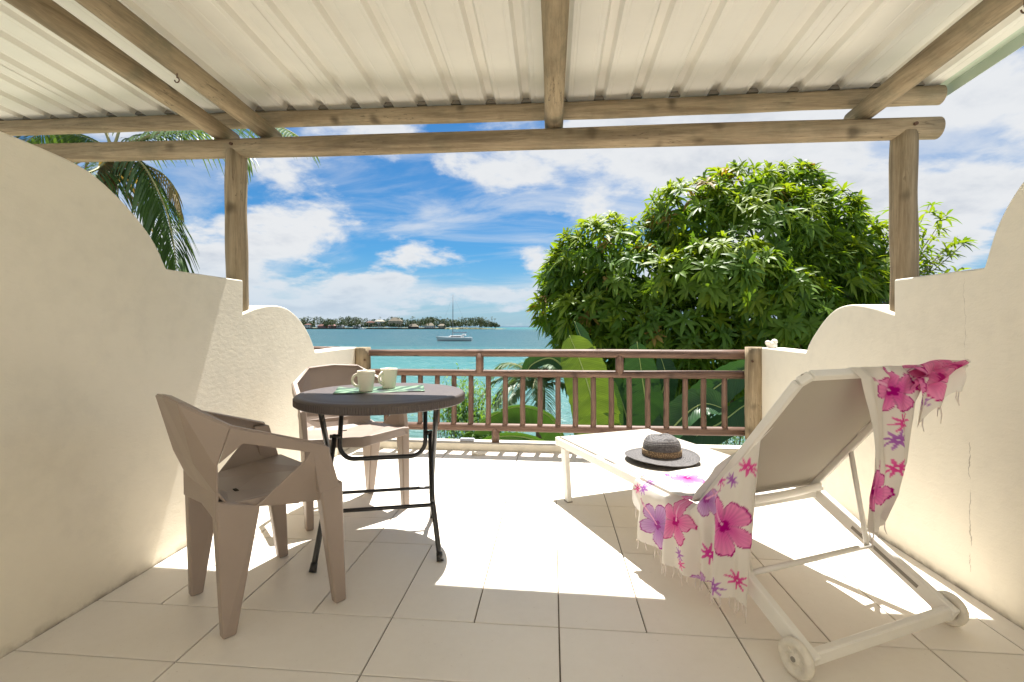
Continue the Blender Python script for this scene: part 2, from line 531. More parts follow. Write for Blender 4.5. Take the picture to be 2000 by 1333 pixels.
# ------------------------------------------------------------------ setting: slab, tiles, walls, kerb
def build_floor():
    SH = -0.0135                                  # the tile rows run a little skew to the walls
    mb = MB().box((-0.055, 0.37, -0.082), (3.406, 7.65, 0.15))
    fl = tag(mb.build('floor', M['grout']), kind='structure')
    G = 0.0024
    cache = {}
    def tile(x0, x1, y0, y1):
        w, h = round(x1 - x0, 3), round(y1 - y0, 3)
        if (w, h) not in cache:
            b = MB(); c = 0.0016
            a, e = w / 2 - G, h / 2 - G
            q = lambda ax, ay, z: [(sx * ax, sy * ay + SH * sx * ax, z) for sx, sy in ((-1, -1), (1, -1), (1, 1), (-1, 1))]
            lo, mi, to = q(a, e, -0.0065), q(a, e, -c), q(a - c, e - c, 0.0)
            b.add(lo + mi + to, [(0, 1, 5, 4), (1, 2, 6, 5), (2, 3, 7, 6), (3, 0, 4, 7), (4, 5, 9, 8), (5, 6, 10, 9), (6, 7, 11, 10), (7, 4, 8, 11), (8, 9, 10, 11)])
            cache[(w, h)] = b.mesh('tile', M['tile'])
        cx, cy = (x0 + x1) / 2, (y0 + y1) / 2
        link_mesh('tile', cache[(w, h)], fl, (cx, cy + SH * cx, random.uniform(-0.0004, 0.0002)))
    P = 0.303
    WL, WR = -1.757, 1.647
    # (y0, y1, joint phase, pitch in columns)
    rows = [(-3.36, -3.065, 0, 2), (-3.065, -2.46, 0, 1), (-2.46, -2.165, 1, 2), (-2.165, -1.87, 0, 2), (-1.87, -1.27, 0, 1), (-1.27, -0.975, 0, 2), (-0.975, -0.38, 0, 1), (-0.38, -0.085, 0, 2), (-0.085, 0.21, 1, 2), (0.21, 0.815, 0, 1),
            (0.815, 1.125, 1, 2), (1.125, 1.43, 1, 2), (1.43, 1.722, 1, 2), (1.722, 2.316, 0, 1),
            (2.316, 2.612, 0, 2), (2.612, 2.91, 0, 2), (2.91, 3.518, 0, 1), (3.518, 4.108, 0, 2)]
    for (y0, y1, ph, k) in rows:
        x = -0.278 + ph * P - 20 * P * 1.0
        while x < WR:
            a, b_ = max(x, WL), min(x + k * P, WR)
            if b_ - a > 0.03: tile(a, b_, y0, y1)
            x += k * P
    return fl


build_floor()


def arc(cy, cz, r, a0, a1, n, ry=None):
    ry = ry or r
    return [(cy + ry * math.cos(R(a0 + (a1 - a0) * i / n)), cz + r * math.sin(R(a0 + (a1 - a0) * i / n))) for i in range(n + 1)]


def smooth_curve(pts, n=6):
    """Catmull-Rom through 2D/3D points"""
    P = [np.array(p, float) for p in pts]
    P = [2 * P[0] - P[1]] + P + [2 * P[-1] - P[-2]]
    out = []
    for i in range(1, len(P) - 2):
        for k in range(n):
            t = k / n
            a, b, c, d = P[i - 1], P[i], P[i + 1], P[i + 2]
            out.append(tuple(0.5 * (2 * b + (c - a) * t + (2 * a - 5 * b + 4 * c - d) * t * t + (3 * b - a - 3 * c + d) * t ** 3)))
    out.append(tuple(P[-2]))
    return out


def build_walls():
    big = smooth_curve([(1.25, 1.69), (1.42, 1.687), (1.556, 1.678), (1.671, 1.664), (1.764, 1.633), (1.893, 1.554), (2.014, 1.446), (2.094, 1.323)])
    dome = smooth_curve([(2.647, 1.133), (2.773, 1.168), (2.944, 1.193), (3.111, 1.178), (3.27, 1.11), (3.395, 1.012), (3.462, 0.93), (3.499, 0.867)])
    prof = [(-3.4, -0.15), (-3.4, 1.69)] + big + [(2.647, 1.324)] + dome + [(4.31, 0.872), (4.31, -0.15)]
    o = MB().prism(prof, -1.94, -1.76).build('side_wall', M['wall_l'], bevel=0.008, seg=3)
    tag(o, 'cream plaster wall with stepped curved top beside the taupe armchairs', 'wall', 'curved side walls')
    big = smooth_curve([(1.15, 1.69), (1.35, 1.687), (1.5, 1.682), (1.63, 1.664), (1.74, 1.63), (1.847, 1.575), (1.945, 1.445), (2.007, 1.285)])
    dome = smooth_curve([(2.498, 1.119), (2.632, 1.152), (2.757, 1.174), (2.866, 1.18), (2.984, 1.16), (3.096, 1.103), (3.2, 1.022), (3.273, 0.953), (3.32, 0.889)])
    prof = [(-3.4, -0.15), (-3.4, 1.69)] + big + [(2.498, 1.287)] + dome + [(4.0, 0.893), (4.0, -0.15)]
    o = MB().prism(prof, 1.65, 1.83).build('side_wall', M['wall_r'], bevel=0.008, seg=3)
    tag(o, 'cracked cream plaster wall with stepped curved top beside the sun lounger', 'wall', 'curved side walls')
    # kerb at the terrace edge under the railing
    k = MB().box((0, 0, 0), (3.42, 0.15, 0.24)).build('kerb', M['kerb'], bevel=0.006)
    k.location = (-0.055, 4.186, -0.06); k.rotation_euler = (0, 0, -0.0135)
    tag(k, kind='structure')
    # slab the terraces stand on, and the neighbour's strip of it
    s = MB().box((-1.0, 0.4, -0.36), (9.0, 7.7, 0.4)).build('terrace_slab', M['wall'])
    tag(s, kind='structure')
    # unseen house front, set back and given white doors to bounce sunlight in
    h = empty('unseen_house_front', (0, -3.45, 0))
    tag(h, 'unseen cream plaster house front with a white double door, set back to bounce sunlight', 'wall')
    w = MB()
    w.box((-1.48, -0.1, 1.3), (0.92, 0.2, 2.9)); w.box((1.37, -0.1, 1.3), (0.92, 0.2, 2.9)); w.box((-0.055, -0.1, 2.45), (1.92, 0.2, 0.6))
    w.build('wall', M['wall'], h)
    dr = MB()
    for x in (-1.0, -0.08, 0.86): dr.box((x, -0.08, 1.07), (0.06, 0.06, 2.13))
    dr.box((-0.07, -0.08, 2.12), (1.9, 0.06, 0.06)); dr.box((-0.07, -0.08, 0.03), (1.9, 0.06, 0.06))
    d = dr.build('door_frame', M['white'], h)
    for x in (-0.54, 0.39): MB().box((x, -0.09, 1.07), (0.87, 0.03, 2.02)).build('door_leaf', M['white'], d)


build_walls()


# ------------------------------------------------------------------ pergola: beam, posts, rafters, purlin, roof sheets
def wobble_pole(a, b, r0, r1, n=14, amp=0.003):
    a, b = Vector(a), Vector(b)
    P, Rr = [], []
    ph = random.uniform(0, 6)
    for i in range(n + 1):
        t = i / n
        p = a.lerp(b, t)
        p += Vector((math.sin(ph + t * 7) * amp, math.sin(ph * 2 + t * 5) * amp, math.cos(ph + t * 6) * amp))
        P.append(p); Rr.append((r0 + (r1 - r0) * t) * (1 + 0.025 * math.sin(ph + t * 17)))
    return P, Rr


def build_pergola():
    t = empty('pergola', (-0.05, 2.6, 0))
    tag(t, 'pergola of round tan timber poles under a cream ribbed metal roof', 'pergola')
    off = Vector((0.05, -2.6, 0))
    def pole(name, a, b, r0, r1, mat, seg=20, n=14):
        P, Rr = wobble_pole(a, b, r0, r1, n)
        return MB().tube([p + off for p in P], Rr, seg, round_end=0.008).build(name, M[mat], t)
    # lower beam on the posts
    BL, BR = Vector((-1.849, 2.71, 2.105)), Vector((1.739, 2.56, 2.036))
    bd = (BR - BL) / (BR.x - BL.x)
    beam = lambda x: BL + bd * (x - BL.x)
    pole('beam', beam(-3.3), beam(1.895), 0.056, 0.054, 'pole_x', n=26)
    # posts
    for x, y, z0, r in ((-1.846, 2.715, 1.05, 0.06), (1.742, 2.566, 1.03, 0.0585)):
        pole('post', (x, y, z0), (x, y, beam(x).z - 0.012), r, r * 0.97, 'pole_z', 24)
    for x, y in ((-1.846, 2.715), (1.742, 2.566)):
        c_ = beam(x)
        MB().tube([Vector((x + 0.01, c_.y - 0.054, c_.z + 0.004)) + off, Vector((x + 0.01, c_.y - 0.066, c_.z + 0.004)) + off], 0.009, 8).build('bolt', M['rust'], t)
    # rafters lie on the beam
    SL = 0.062
    for (xe, x0) in ((-1.945, -1.945), (-1.675, -1.675), (0.013, 0.0), (1.565, 1.56)):
        b = beam(xe)
        r = 0.0495
        zc = b.z + 0.055 + r - 0.004
        a = Vector((x0, -0.2, zc + SL * (b.y + 0.2)))
        e = Vector((xe, b.y + 0.12, zc - SL * 0.12))
        o = pole('rafter', a, e, r * 1.04, r, 'pole_y', n=20)
        if abs(xe) < 0.1: continue
        for py in ((0.92, 1.75) if xe > 0 else ((1.35, 2.05) if xe > -1.8 else ())):
            pz = zc + SL * (b.y - py) - r
            h = MB()
            hp = [Vector((xe, py, pz + 0.01)), Vector((xe, py, pz - 0.018))]
            for k in range(9):
                an = R(90 - k * 34)
                hp.append(Vector((xe + 0.011 * math.cos(an) * 1.0, py, pz - 0.029 + 0.011 * math.sin(an))))
            h.tube([p + off for p in hp], 0.0028, 6)
            hk = h.build('hook', M['rust'], o)
    # purlin across the rafters carries the roof edge
    pp = smooth_curve([(-5.6, 3.07, 2.43), (-4.3, 3.01, 2.405), (-1.9, 2.915, 2.357), (0.02, 2.83, 2.306), (1.2, 2.785, 2.292), (2.06, 2.755, 2.286)], 6)
    pp = [(x * 0.972, y * 0.972, 1.06 + (z - 1.06) * 0.972) for (x, y, z) in pp]
    rr = [0.047 + 0.0015 * math.sin(i * 1.7) for i in range(len(pp))]
    MB().tube([Vector(p) + off for p in pp], rr, 20, round_end=0.008).build('purlin', M['pole_x'], t)
    # roof: ribbed sheets, ribs run down to the sea
    xs = np.array([p[0] for p in pp]); ys = np.array([p[1] for p in pp]); zs = np.array([p[2] for p in pp])
    def surf(x, s):               # s = metres back from the roof edge
        y = np.interp(x, xs, ys); z = np.interp(x, xs, zs) + 0.052
        return Vector((x, y + 0.03 - s, z - 0.003 + SL * s))
    pitch = 0.203
    X1 = 1.985
    nrib = 36
    per = 4
    prof = [(-0.5, 0), (-0.30, 0), (-0.285, 0.0015), (-0.255, 0.0015), (-0.24, 0), (-0.16, 0), (-0.085, 0.025), (0.085, 0.025), (0.16, 0), (0.24, 0), (0.255, 0.0015), (0.285, 0.0015), (0.30, 0), (0.5, 0)]
    k0 = 0
    while k0 < nrib:
        n = min(per, nrib - k0)
        ptsx = []
        for k in range(k0, k0 + n):
            xc = X1 - 0.10 - k * pitch
            for (u, h) in reversed(prof): ptsx.append((xc + u * pitch, h))
        ptsx = sorted(set((round(a, 5), h) for a, h in ptsx))
        lap = 0.004 if (k0 // per) % 2 else 0.0
        e = 0.014 if k0 else 0.0
        ptsx[-1] = (ptsx[-1][0] + e, ptsx[-1][1])
        rows = []
        for s in (0.0, 0.35, 0.7, 1.1, 1.6, 2.1, 2.6, 3.05):  # roof stops short of the house, so sun reaches the unseen floor behind
            rows.append([surf(x, s) + Vector((0, 0, h + lap)) + off for (x, h) in ptsx])
        b = MB().grid(rows, smooth=False)
        sh = b.build('roof_sheet', M['sheet'], t, fix=True, solid=0.0012)
        for k in range(k0, k0 + n):
            xc = X1 - 0.10 - k * pitch
            c = surf(xc, 0.03) + Vector((0, 0, lap)) + off
            f = MB().prism([(c.x - 0.030, c.z + 0.001), (c.x + 0.030, c.z + 0.001), (c.x + 0.017, c.z + 0.0228), (c.x - 0.017, c.z + 0.0228)], c.y - 0.012, c.y + 0.012, 'y')
            f.build('closure', M['foam'], sh)
        k0 += n
    # flashing along the open side of the roof, sky light in its pale colour
    a, b_ = surf(X1 + 0.005, 0.0) + off, surf(X1 + 0.005, 3.05) + off
    f = MB()
    f.bar(a + Vector((0.0, 0, 0.008)), b_ + Vector((0.0, 0, 0.008)), 0.10, 0.002)
    f.bar(a + Vector((0.05, 0, -0.02)), b_ + Vector((0.05, 0, -0.02)), 0.002, 0.056)
    f.build('flashing', M['sheet_edge'], t)


build_pergola()


# ------------------------------------------------------------------ railing
def build_railing():
    t = empty('railing', (-0.05, 4.17, 0.05))
    tag(t, 'brown round-pole railing between the two low wall ends, sea behind', 'railing')
    off = -Vector((-0.05, 4.17, 0.05))
    YL, YR = 4.22, 4.12
    L = lambda py, px=735: at_y(px, py, YL)
    Rr_ = lambda py, px=1455: at_y(px, py, YR)
    def rail(name, pyL, pyR, rL, rR):
        a, b = L(pyL), Rr_(pyR)
        d = (b - a).normalized()
        a2, b2 = a - d * 0.06, b + d * 0.02
        P, Q = wobble_pole(a2, b2, rL, rR, 16, 0.002)
        MB().tube([p + off for p in P], Q, 16).build(name, M['rail_x'], t)
        return a, b
    ta, tb = rail('top_rail', 689, 692.5, 0.029, 0.039)
    ma, mb_ = rail('middle_rail', 727.5, 733, 0.029, 0.034)
    ba, bb = rail('bottom_rail', 831, 843.5, 0.033, 0.037)
    def onrail(a, b, px):
        t0, t1 = 0.0, 1.0
        for _ in range(30):
            tm = (t0 + t1) / 2; q = a.lerp(b, tm) - _C
            x = 1000 + FPX * q.dot(_R) / q.dot(_F)
            if x < px: t0 = tm
            else: t1 = tm
        return a.lerp(b, t0)
    for px in (755, 788, 821, 854, 887, 920, 954, 987, 1021, 1055, 1090, 1124, 1159, 1194, 1229, 1265, 1301.5, 1338, 1374, 1415):
        a, b = onrail(ma, mb_, px), onrail(ba, bb, px)
        P, Q = wobble_pole(b + off, a + off, 0.0235, 0.0225, 6, 0.0012)
        MB().tube(P, Q, 12).build('baluster', M['rail_z'], t)
    for px in (937, 1210):
        a, b = onrail(ta, tb, px), onrail(ma, mb_, px)
        MB().tube([b + off, a + off], 0.034, 14).build('spacer', M['rail_z'], t)
    for px in (968, 1301.5):
        a = onrail(ba, bb, px); b = Vector((a.x, a.y, 0.055))
        MB().tube([b + off, a + off], 0.034, 14).build('spacer', M['rail_z'], t)
    # half-round end posts bolted to the wall ends
    for (x, y, z0, z1, r) in ((-1.70, 4.265, 0.17, 0.872, 0.068), (1.625, 4.055, 0.06, 0.893, 0.075)):
        P, Q = wobble_pole((x, y, z0), (x, y, z1), r, r, 8, 0.001)
        Q[0] *= 0.7
        o = MB().tube([p + off for p in P], Q, 18).build('end_post', M['pole_z'], t)
        sx = 1 if x < 0 else -1
        MB().tube([Vector((x + sx * r * 0.6, y - r * 0.75, z1 - 0.11)) + off, Vector((x + sx * r * 0.6, y - r * 0.75 - 0.02, z1 - 0.11)) + off], 0.008, 8).build('bolt', M['rust'], o)
    # neighbour's railing, seen past the end of the left wall
    n = empty('railing', (-2.6, 4.2, 0.05))
    tag(n, 'brown railing of the next terrace, glimpsed beyond the low end of the wall', 'railing')
    off = -Vector((-2.6, 4.2, 0.05))
    for nm, z, r in (('top_rail', 0.845, 0.031), ('middle_rail', 0.66, 0.03), ('bottom_rail', 0.22, 0.034)):
        P, Q = wobble_pole((-3.9, 4.40, z + 0.02), (-1.95, 4.33, z), r, r, 10, 0.002)
        MB().tube([p + off for p in P], Q, 14).build(nm, M['rail_x'], n)
    for k in range(13):
        x = -3.85 + k * 0.148; y = 4.33 + (-1.95 - x) * 0.036
        MB().tube([Vector((x, y, 0.22)) + off, Vector((x, y, 0.67)) + off], 0.023, 10).build('baluster', M['rail_z'], n)


build_railing()


# ------------------------------------------------------------------ armchairs
def build_chair():
    t = empty('armchair', (0, 0, 0))
    V = Vector
    TH = 0.009
    def poly_part(name, verts, faces, bev=0.004, th=TH):
        b = MB(); b.add(verts, faces)
        o = b.build(name, M['taupe'], t, solid=th, bevel=bev, seg=3)
        return o
    # back shell: faceted, wraps round to the arms
    c_t = (0, -0.335, 0.818); r_t = (0.155, -0.325, 0.806); l_t = (-0.155, -0.325, 0.806)
    rk = (0.268, -0.205, 0.728); lk = (-0.268, -0.205, 0.728)
    rm = (0.235, -0.235, 0.60); lm = (-0.235, -0.235, 0.60)       # fold beside the opening
    rb = (0.205, -0.225, 0.50); lb = (-0.205, -0.225, 0.50)
    rlow = (0.195, -0.19, 0.452); llow = (-0.195, -0.19, 0.452)
    cm = (0, -0.272, 0.60); c_b = (0, -0.205, 0.44)
    rmid = (0.13, -0.275, 0.60); lmid = (-0.13, -0.275, 0.60)
    rbm = (0.12, -0.205, 0.442); lbm = (-0.12, -0.205, 0.442)
    vs = [c_t, r_t, rk, rm, rb, rlow, rbm, rmid, cm, c_b, l_t, lk, lm, lb, llow, lbm, lmid]
    fs = [(0, 1, 7, 8), (1, 2, 3, 7), (7, 3, 4, 6), (4, 5, 6), (8, 7, 6, 9),
          (10, 0, 8, 16), (11, 10, 16, 12), (12, 16, 15, 13), (14, 13, 15), (16, 8, 9, 15)]
    poly_part('backrest', vs, fs)
    # rolled flange along the top edge of the back and arms
    for s in (-1, 1):
        # arm band
        kx = s * 0.268
        a1 = V((kx, -0.205, 0.728)); a2 = V((s * 0.297, 0.098, 0.622)); a3 = V((s * 0.297, 0.122, 0.606))
        b1 = V((s * 0.238, -0.232, 0.605)); b2 = V((s * 0.272, -0.168, 0.668)); b3 = V((s * 0.291, 0.048, 0.602)); b4 = V((s * 0.290, 0.036, 0.578))
        low = V((s * 0.292, 0.13, 0.50)); diag = V((s * 0.230, -0.115, 0.432)); skr = V((s * 0.262, 0.11, 0.405)); skf = V((s * 0.285, 0.165, 0.44))
        vs = [a1, a2, a3, b1, b2, b3, b4, low, diag, skr, skf]
        fs = [(0, 4, 5, 1), (0, 3, 4), (1, 5, 6, 7, 2), (6, 8, 9), (6, 9, 10, 7)]
        poly_part('armrest', vs, fs)
        # flat lip on top of the arm
        lip = [V((s * 0.155, -0.325, 0.807)), V((kx, -0.205, 0.7295)), V((s * 0.297, 0.105, 0.6225))]
        inn = [V((s * 0.150, -0.298, 0.803)), V((s * 0.243, -0.192, 0.7255)), V((s * 0.268, 0.10, 0.6205))]
        poly_part('arm_lip', lip + inn, [(0, 1, 4, 3), (1, 2, 5, 4)], th=0.007)
    poly_part('top_lip', [V((-0.155, -0.325, 0.807)), V((0, -0.336, 0.819)), V((0.155, -0.325, 0.807)), V((-0.15, -0.298, 0.803)), V((0, -0.309, 0.814)), V((0.15, -0.298, 0.803))],
              [(0, 1, 4, 3), (1, 2, 5, 4)], th=0.007)
    # seat: dished facets with a drain slot
    sv = [(-0.195, -0.19, 0.448), (0.195, -0.19, 0.448), (0.25, 0.04, 0.462), (0.275, 0.17, 0.466), (0.0, 0.21, 0.448), (-0.275, 0.17, 0.466), (-0.25, 0.04, 0.462),
          (0.02, -0.14, 0.43), (-0.02, -0.14, 0.43), (0.13, 0.02, 0.436), (-0.13, 0.02, 0.436), (0.0, -0.10, 0.428),
          (-0.275, 0.182, 0.425), (0.0, 0.222, 0.40), (0.275, 0.182, 0.425)]
    sf = [(0, 8, 7, 1), (1, 7, 11, 9), (0, 10, 11, 8), (8, 11, 7), (1, 9, 2), (0, 6, 10), (2, 9, 4, 3), (6, 5, 4, 10), (10, 4, 9, 11), (5, 12, 13, 4), (4, 13, 14, 3)]
    seat = poly_part('seat', sv, sf)
    MB().box((0.0, -0.105, 0.4345), (0.034, 0.012, 0.004), Matrix.Rotation(0.0, 3, 'Z')).build('drain_slot_shade', M['dark'], seat)  # near-black box in place of the shade inside the slot
    # side skirts
    for s in (-1, 1):
        poly_part('side_skirt', [V((s * 0.195, -0.19, 0.452)), V((s * 0.25, 0.04, 0.462)), V((s * 0.226, -0.115, 0.430)), V((s * 0.250, 0.03, 0.41)), V((s * 0.205, -0.19, 0.41))],
                  [(0, 1, 3, 2), (0, 2, 4)])
    poly_part('rear_skirt', [V((-0.205, -0.225, 0.50)), V((0.205, -0.225, 0.50)), V((0.20, -0.225, 0.40)), V((0, -0.215, 0.412)), V((-0.20, -0.225, 0.40))], [(0, 1, 2, 3, 4)])
    # legs: folded section, tapering
    def leg(x, y, tops, foot, name='leg'):
        b = MB()
        fx, fy = foot
        q = [V((fx - 0.019, fy - 0.023, 0)), V((fx + 0.019, fy - 0.023, 0)), V((fx + 0.019, fy + 0.021, 0)), V((fx - 0.019, fy + 0.021, 0))]
        b.hexa(q, tops)
        b.build('leg', M['taupe'], t, bevel=0.008, seg=3)
    for s in (-1, 1):
        # rear leg
        tp = [V((s * 0.170 - 0.032, -0.228, 0.47)), V((s * 0.170 + 0.032, -0.228, 0.47)), V((s * 0.204 + 0.036, -0.10, 0.432)), V((s * 0.204 - 0.036, -0.10, 0.432))]
        leg(0, 0, tp, (s * 0.192, -0.188))
        tp = [V((s * 0.27 - 0.026, 0.088, 0.455)), V((s * 0.27 + 0.026, 0.088, 0.455)), V((s * 0.27 + 0.024, 0.178, 0.468)), V((s * 0.27 - 0.024, 0.178, 0.468))]
        leg(0, 0, tp, (s * 0.268, 0.176))
        # arm front panel running into the leg
        b = MB()
        b.hexa([V((s * 0.283 - 0.013, 0.085, 0.44)), V((s * 0.283 + 0.013, 0.085, 0.44)), V((s * 0.283 + 0.013, 0.165, 0.45)), V((s * 0.283 - 0.013, 0.165, 0.45))],
               [V((s * 0.283 - 0.014, 0.055, 0.616)), V((s * 0.283 + 0.014, 0.055, 0.616)), V((s * 0.283 + 0.014, 0.118, 0.612)), V((s * 0.283 - 0.014, 0.118, 0.612))])
        b.build('arm_front', M['taupe'], t, bevel=0.004)
    return t


def build_chairs():
    a = build_chair()
    a.location = (-1.14, 1.85, 0)
    a.rotation_euler = (0, 0, math.atan2(0.785, 0.62) - math.pi / 2)
    tag(a, 'taupe faceted plastic armchair in front of the round table, back to the house', 'armchair', 'taupe plastic armchairs at the round table')
    b = copy_tree(a)
    b.location = (-1.175, 2.75, 0)
    b.rotation_euler = (0, 0, math.atan2(-0.75, 0.66) - math.pi / 2)
    tag(b, 'taupe faceted plastic armchair behind the round table, in the sun by the railing', 'armchair', 'taupe plastic armchairs at the round table')


build_chairs()


# ------------------------------------------------------------------ table, mugs, napkin
TC = Vector((-0.835, 2.345, 0)); TZ = 0.737; TR_ = math.atan2(0.264, 0.964)


def build_table():
    t = empty('round_table', TC, TR_)
    tag(t, 'round dark brown folding table on black tubular legs', 'table')
    r = 0.402
    b = MB()
    prof = [(0.0, 0.0), (0.10, 0.0), (0.2, 0.0), (0.30, 0.0), (r - 0.045, 0.0), (r - 0.038, -0.002), (r - 0.03, 0.0), (r - 0.010, -0.001), (r - 0.003, -0.005), (r, -0.012), (r + 0.001, -0.040), (r - 0.004, -0.046), (r - 0.02, -0.046), (r - 0.02, -0.03), (0, -0.03)]
    b.lathe([(x, z + TZ) for x, z in prof], 96)
    top = b.build('tabletop', M['table'], t)
    # ribbed edge band
    n = 220; vs = []; fs = []
    for k in range(n * 2):
        a = math.pi * k / n
        rr = r + (0.0035 if k % 2 else 0.0012)
        for z in (TZ - 0.041, TZ - 0.012): vs.append((rr * math.cos(a), rr * math.sin(a), z))
    for k in range(n * 2):
        k2 = (k + 1) % (2 * n); fs.append((2 * k, 2 * k2, 2 * k2 + 1, 2 * k + 1))
    MB().add(vs, fs).build('edge_band', M['table'], top)
    # legs (local x across, y towards the sea)
    zu = TZ - 0.046
    hw = 0.243
    for s in (-1, 1):
        x = s * hw
        # front-foot leg: foot near the house, leaning back up to the bail
        p = [(x * 1.12, -0.262, 0.0), (x * 1.0, -0.175, 0.225), (x * 0.98, -0.16, 0.27), (x * 0.965, 0.055, 0.52)]
        MB().tube(smooth_curve(p, 4), 0.0125, 10).build('leg', M['black'], t)
        # rear-foot leg leaning forwards
        p = [(x * 1.03, 0.262, 0.0), (x * 1.01, 0.175, 0.16), (x * 1.0, 0.15, 0.20), (x * 1.06, -0.18, zu)]
        MB().tube(smooth_curve(p, 4), 0.0125, 10).build('leg', M['black'], t)
        for yy, xx in ((-0.262, 1.12), (0.262, 1.03)):
            MB().tube([(x * xx, yy - 0.002, 0.0), (x * (xx * 0.985 if yy < 0 else xx), yy * 0.948, 0.035)], [0.0165, 0.0145], 10).build('rubber_foot', M['black'], t)
        MB().tube([(x * 0.97 - s * 0.03, 0.045, 0.515), (x * 0.97 + s * 0.02, 0.045, 0.515)], 0.011, 8).build('pivot', M['black'], t)
    # U-shaped bail from the top
    xb = hw * 0.86
    p = [(-xb, 0.13, zu), (-xb, 0.06, 0.53)]
    for k in range(7):
        a = R(180 + 90 * k / 6); p.append((-xb + 0.07 + 0.07 * math.cos(a), 0.045 - 0.02 * k / 6, 0.475 + 0.07 * math.sin(a)))
    for k in range(7):
        a = R(270 + 90 * k / 6); p.append((xb - 0.07 + 0.07 * math.cos(a), 0.025 + 0.02 * k / 6, 0.475 + 0.07 * math.sin(a)))
    p += [(xb, 0.06, 0.53), (xb, 0.13, zu)]
    MB().tube(p, 0.0115, 10).build('bail', M['black'], t)
    # flattened cross bars
    MB().tube([(-hw, -0.176, 0.225), (-hw * 0.8, -0.176, 0.225), (hw * 0.8, -0.176, 0.225), (hw, -0.176, 0.225)], 0.011, 10, flat=0.8).build('crossbar', M['black'], t)
    MB().tube([(-hw, 0.152, 0.20), (-hw * 0.8, 0.152, 0.20), (hw * 0.8, 0.152, 0.20), (hw, 0.152, 0.20)], 0.010, 10, flat=0.8).build('crossbar', M['black'], t)


build_table()


def build_mug(loc, rz, label, h=0.102):
    t = empty('mug', loc, rz)
    tag(t, label, 'mug', 'cream ribbed mugs on the table')
    prof = [(0.0, 0.0), (0.030, 0.0), (0.033, 0.003)]
    n = 26
    for i in range(n + 1):
        u = i / n; z = 0.005 + u * (h - 0.008)
        ridge = 0.0013 * (abs(math.sin(u * math.pi * 6.0)) ** 0.5 - 0.5) if u > 0.12 else 0
        prof.append((0.0335 + 0.0105 * u + ridge, z))
    ro = prof[-1][0]
    prof += [(ro - 0.001, h), (ro - 0.003, h), (ro - 0.0045, h - 0.003), (0.031, 0.012), (0.0, 0.009)]
    MB().lathe(prof, 40).build('body', M['ceramic'], t)
    p = []
    for k in range(13):
        a = R(82 + 196 * k / 12)
        p.append((-0.036 + 0.030 * math.cos(a) * 1.0, 0, 0.055 + 0.030 * math.sin(a)))
    MB().tube(p, [0.0052] * 13, 10, flat=1.3).build('handle', M['ceramic'], t)


build_mug((-0.915, 2.335, TZ + 0.003), R(10), 'cream ribbed mug with its handle turned out, set on the green napkin')
build_mug((-0.845, 2.468, TZ + 0.003), R(62), 'cream ribbed mug with hidden handle, the one farther from the armchairs')


def build_napkin():
    m, g, b = new_mat('leaf_print_paper')
    tc = g.node('ShaderNodeTexCoord').outputs['Object']
    w = g.node('ShaderNodeTexWave'); w.inputs['Scale'].default_value = 5.0; w.inputs['Distortion'].default_value = 7.0
    w.inputs['Detail'].default_value = 2.0
    g.put(w.inputs['Vector'], g.mapping(tc, rot=(0, 0, 0.6)))
    n = g.noise(tc, 9.0, 2, 0.5)
    c = g.ramp(w.outputs['Fac'], [(0.0, (0.02, 0.05, 0.035)), (0.3, (0.045, 0.13, 0.05)), (0.55, (0.085, 0.18, 0.08)), (0.85, (0.17, 0.26, 0.17))])
    c = g.mix(g.maprange(n, 0.55, 0.62, 0, 1), c, (0.015, 0.03, 0.025))
    g.put(b.inputs['Base Color'], c); b.inputs['Roughness'].default_value = 0.5
    rows = []
    a, e = 0.215, 0.115
    for i in range(25):
        row = []
        for j in range(15):
            u, v = -1 + 2 * i / 24, -1 + 2 * j / 14
            z = 0.0015 + 0.0022 * (0.5 + 0.5 * math.sin(u * 5 + v * 2)) + 0.006 * max(0, abs(u) - 0.85) / 0.15 * (1 if v > 0 else 0.3)
            row.append((u * a, v * e + 0.01 * math.sin(u * 3), z))
        rows.append(row)
    o = MB().grid(rows).build('napkin', m, None, solid=0.0008)
    o.location = (-0.865, 2.405, TZ + 0.0006); o.rotation_euler = (0, 0, R(17))
    tag(o, 'green and black leaf-print napkin under the two mugs', 'napkin')


build_napkin()


# ------------------------------------------------------------------ sun lounger, hat, sarong
LO = Vector((0.762, 1.559, 0)); LAX = Vector((-0.427, 0.904, 0)).normalized(); LPE = Vector((0.904, 0.427, 0)).normalized()
LRZ = math.atan2(LPE.y, LPE.x)
def lp(o, s, z): return Vector((o, s, z))        # lounger frame: x = across, y = towards the foot end, z = up


def fabric_mat():
    m, g, b = new_mat('taupe_sling_mesh')
    tc = g.node('ShaderNodeTexCoord').outputs['Object']
    n = g.noise(tc, 6.0, 4, 0.6)
    wv = g.node('ShaderNodeTexChecker'); wv.inputs['Scale'].default_value = 420.0
    wv.inputs[1].default_value = (0.46, 0.425, 0.37, 1); wv.inputs[2].default_value = (0.39, 0.36, 0.31, 1)
    g.put(wv.inputs[0], tc)
    c = g.mix(g.maprange(n, 0.35, 0.65, 0, 0.12), wv.outputs[0], (0.33, 0.28, 0.22))
    g.put(b.inputs['Base Color'], c); b.inputs['Roughness'].default_value = 0.75
    b.inputs['Specular IOR Level'].default_value = 0.2
    return m


BK0, BK1 = (0.46, 0.355), (0.02, 0.905)          # backrest hinge and head in (s, z)


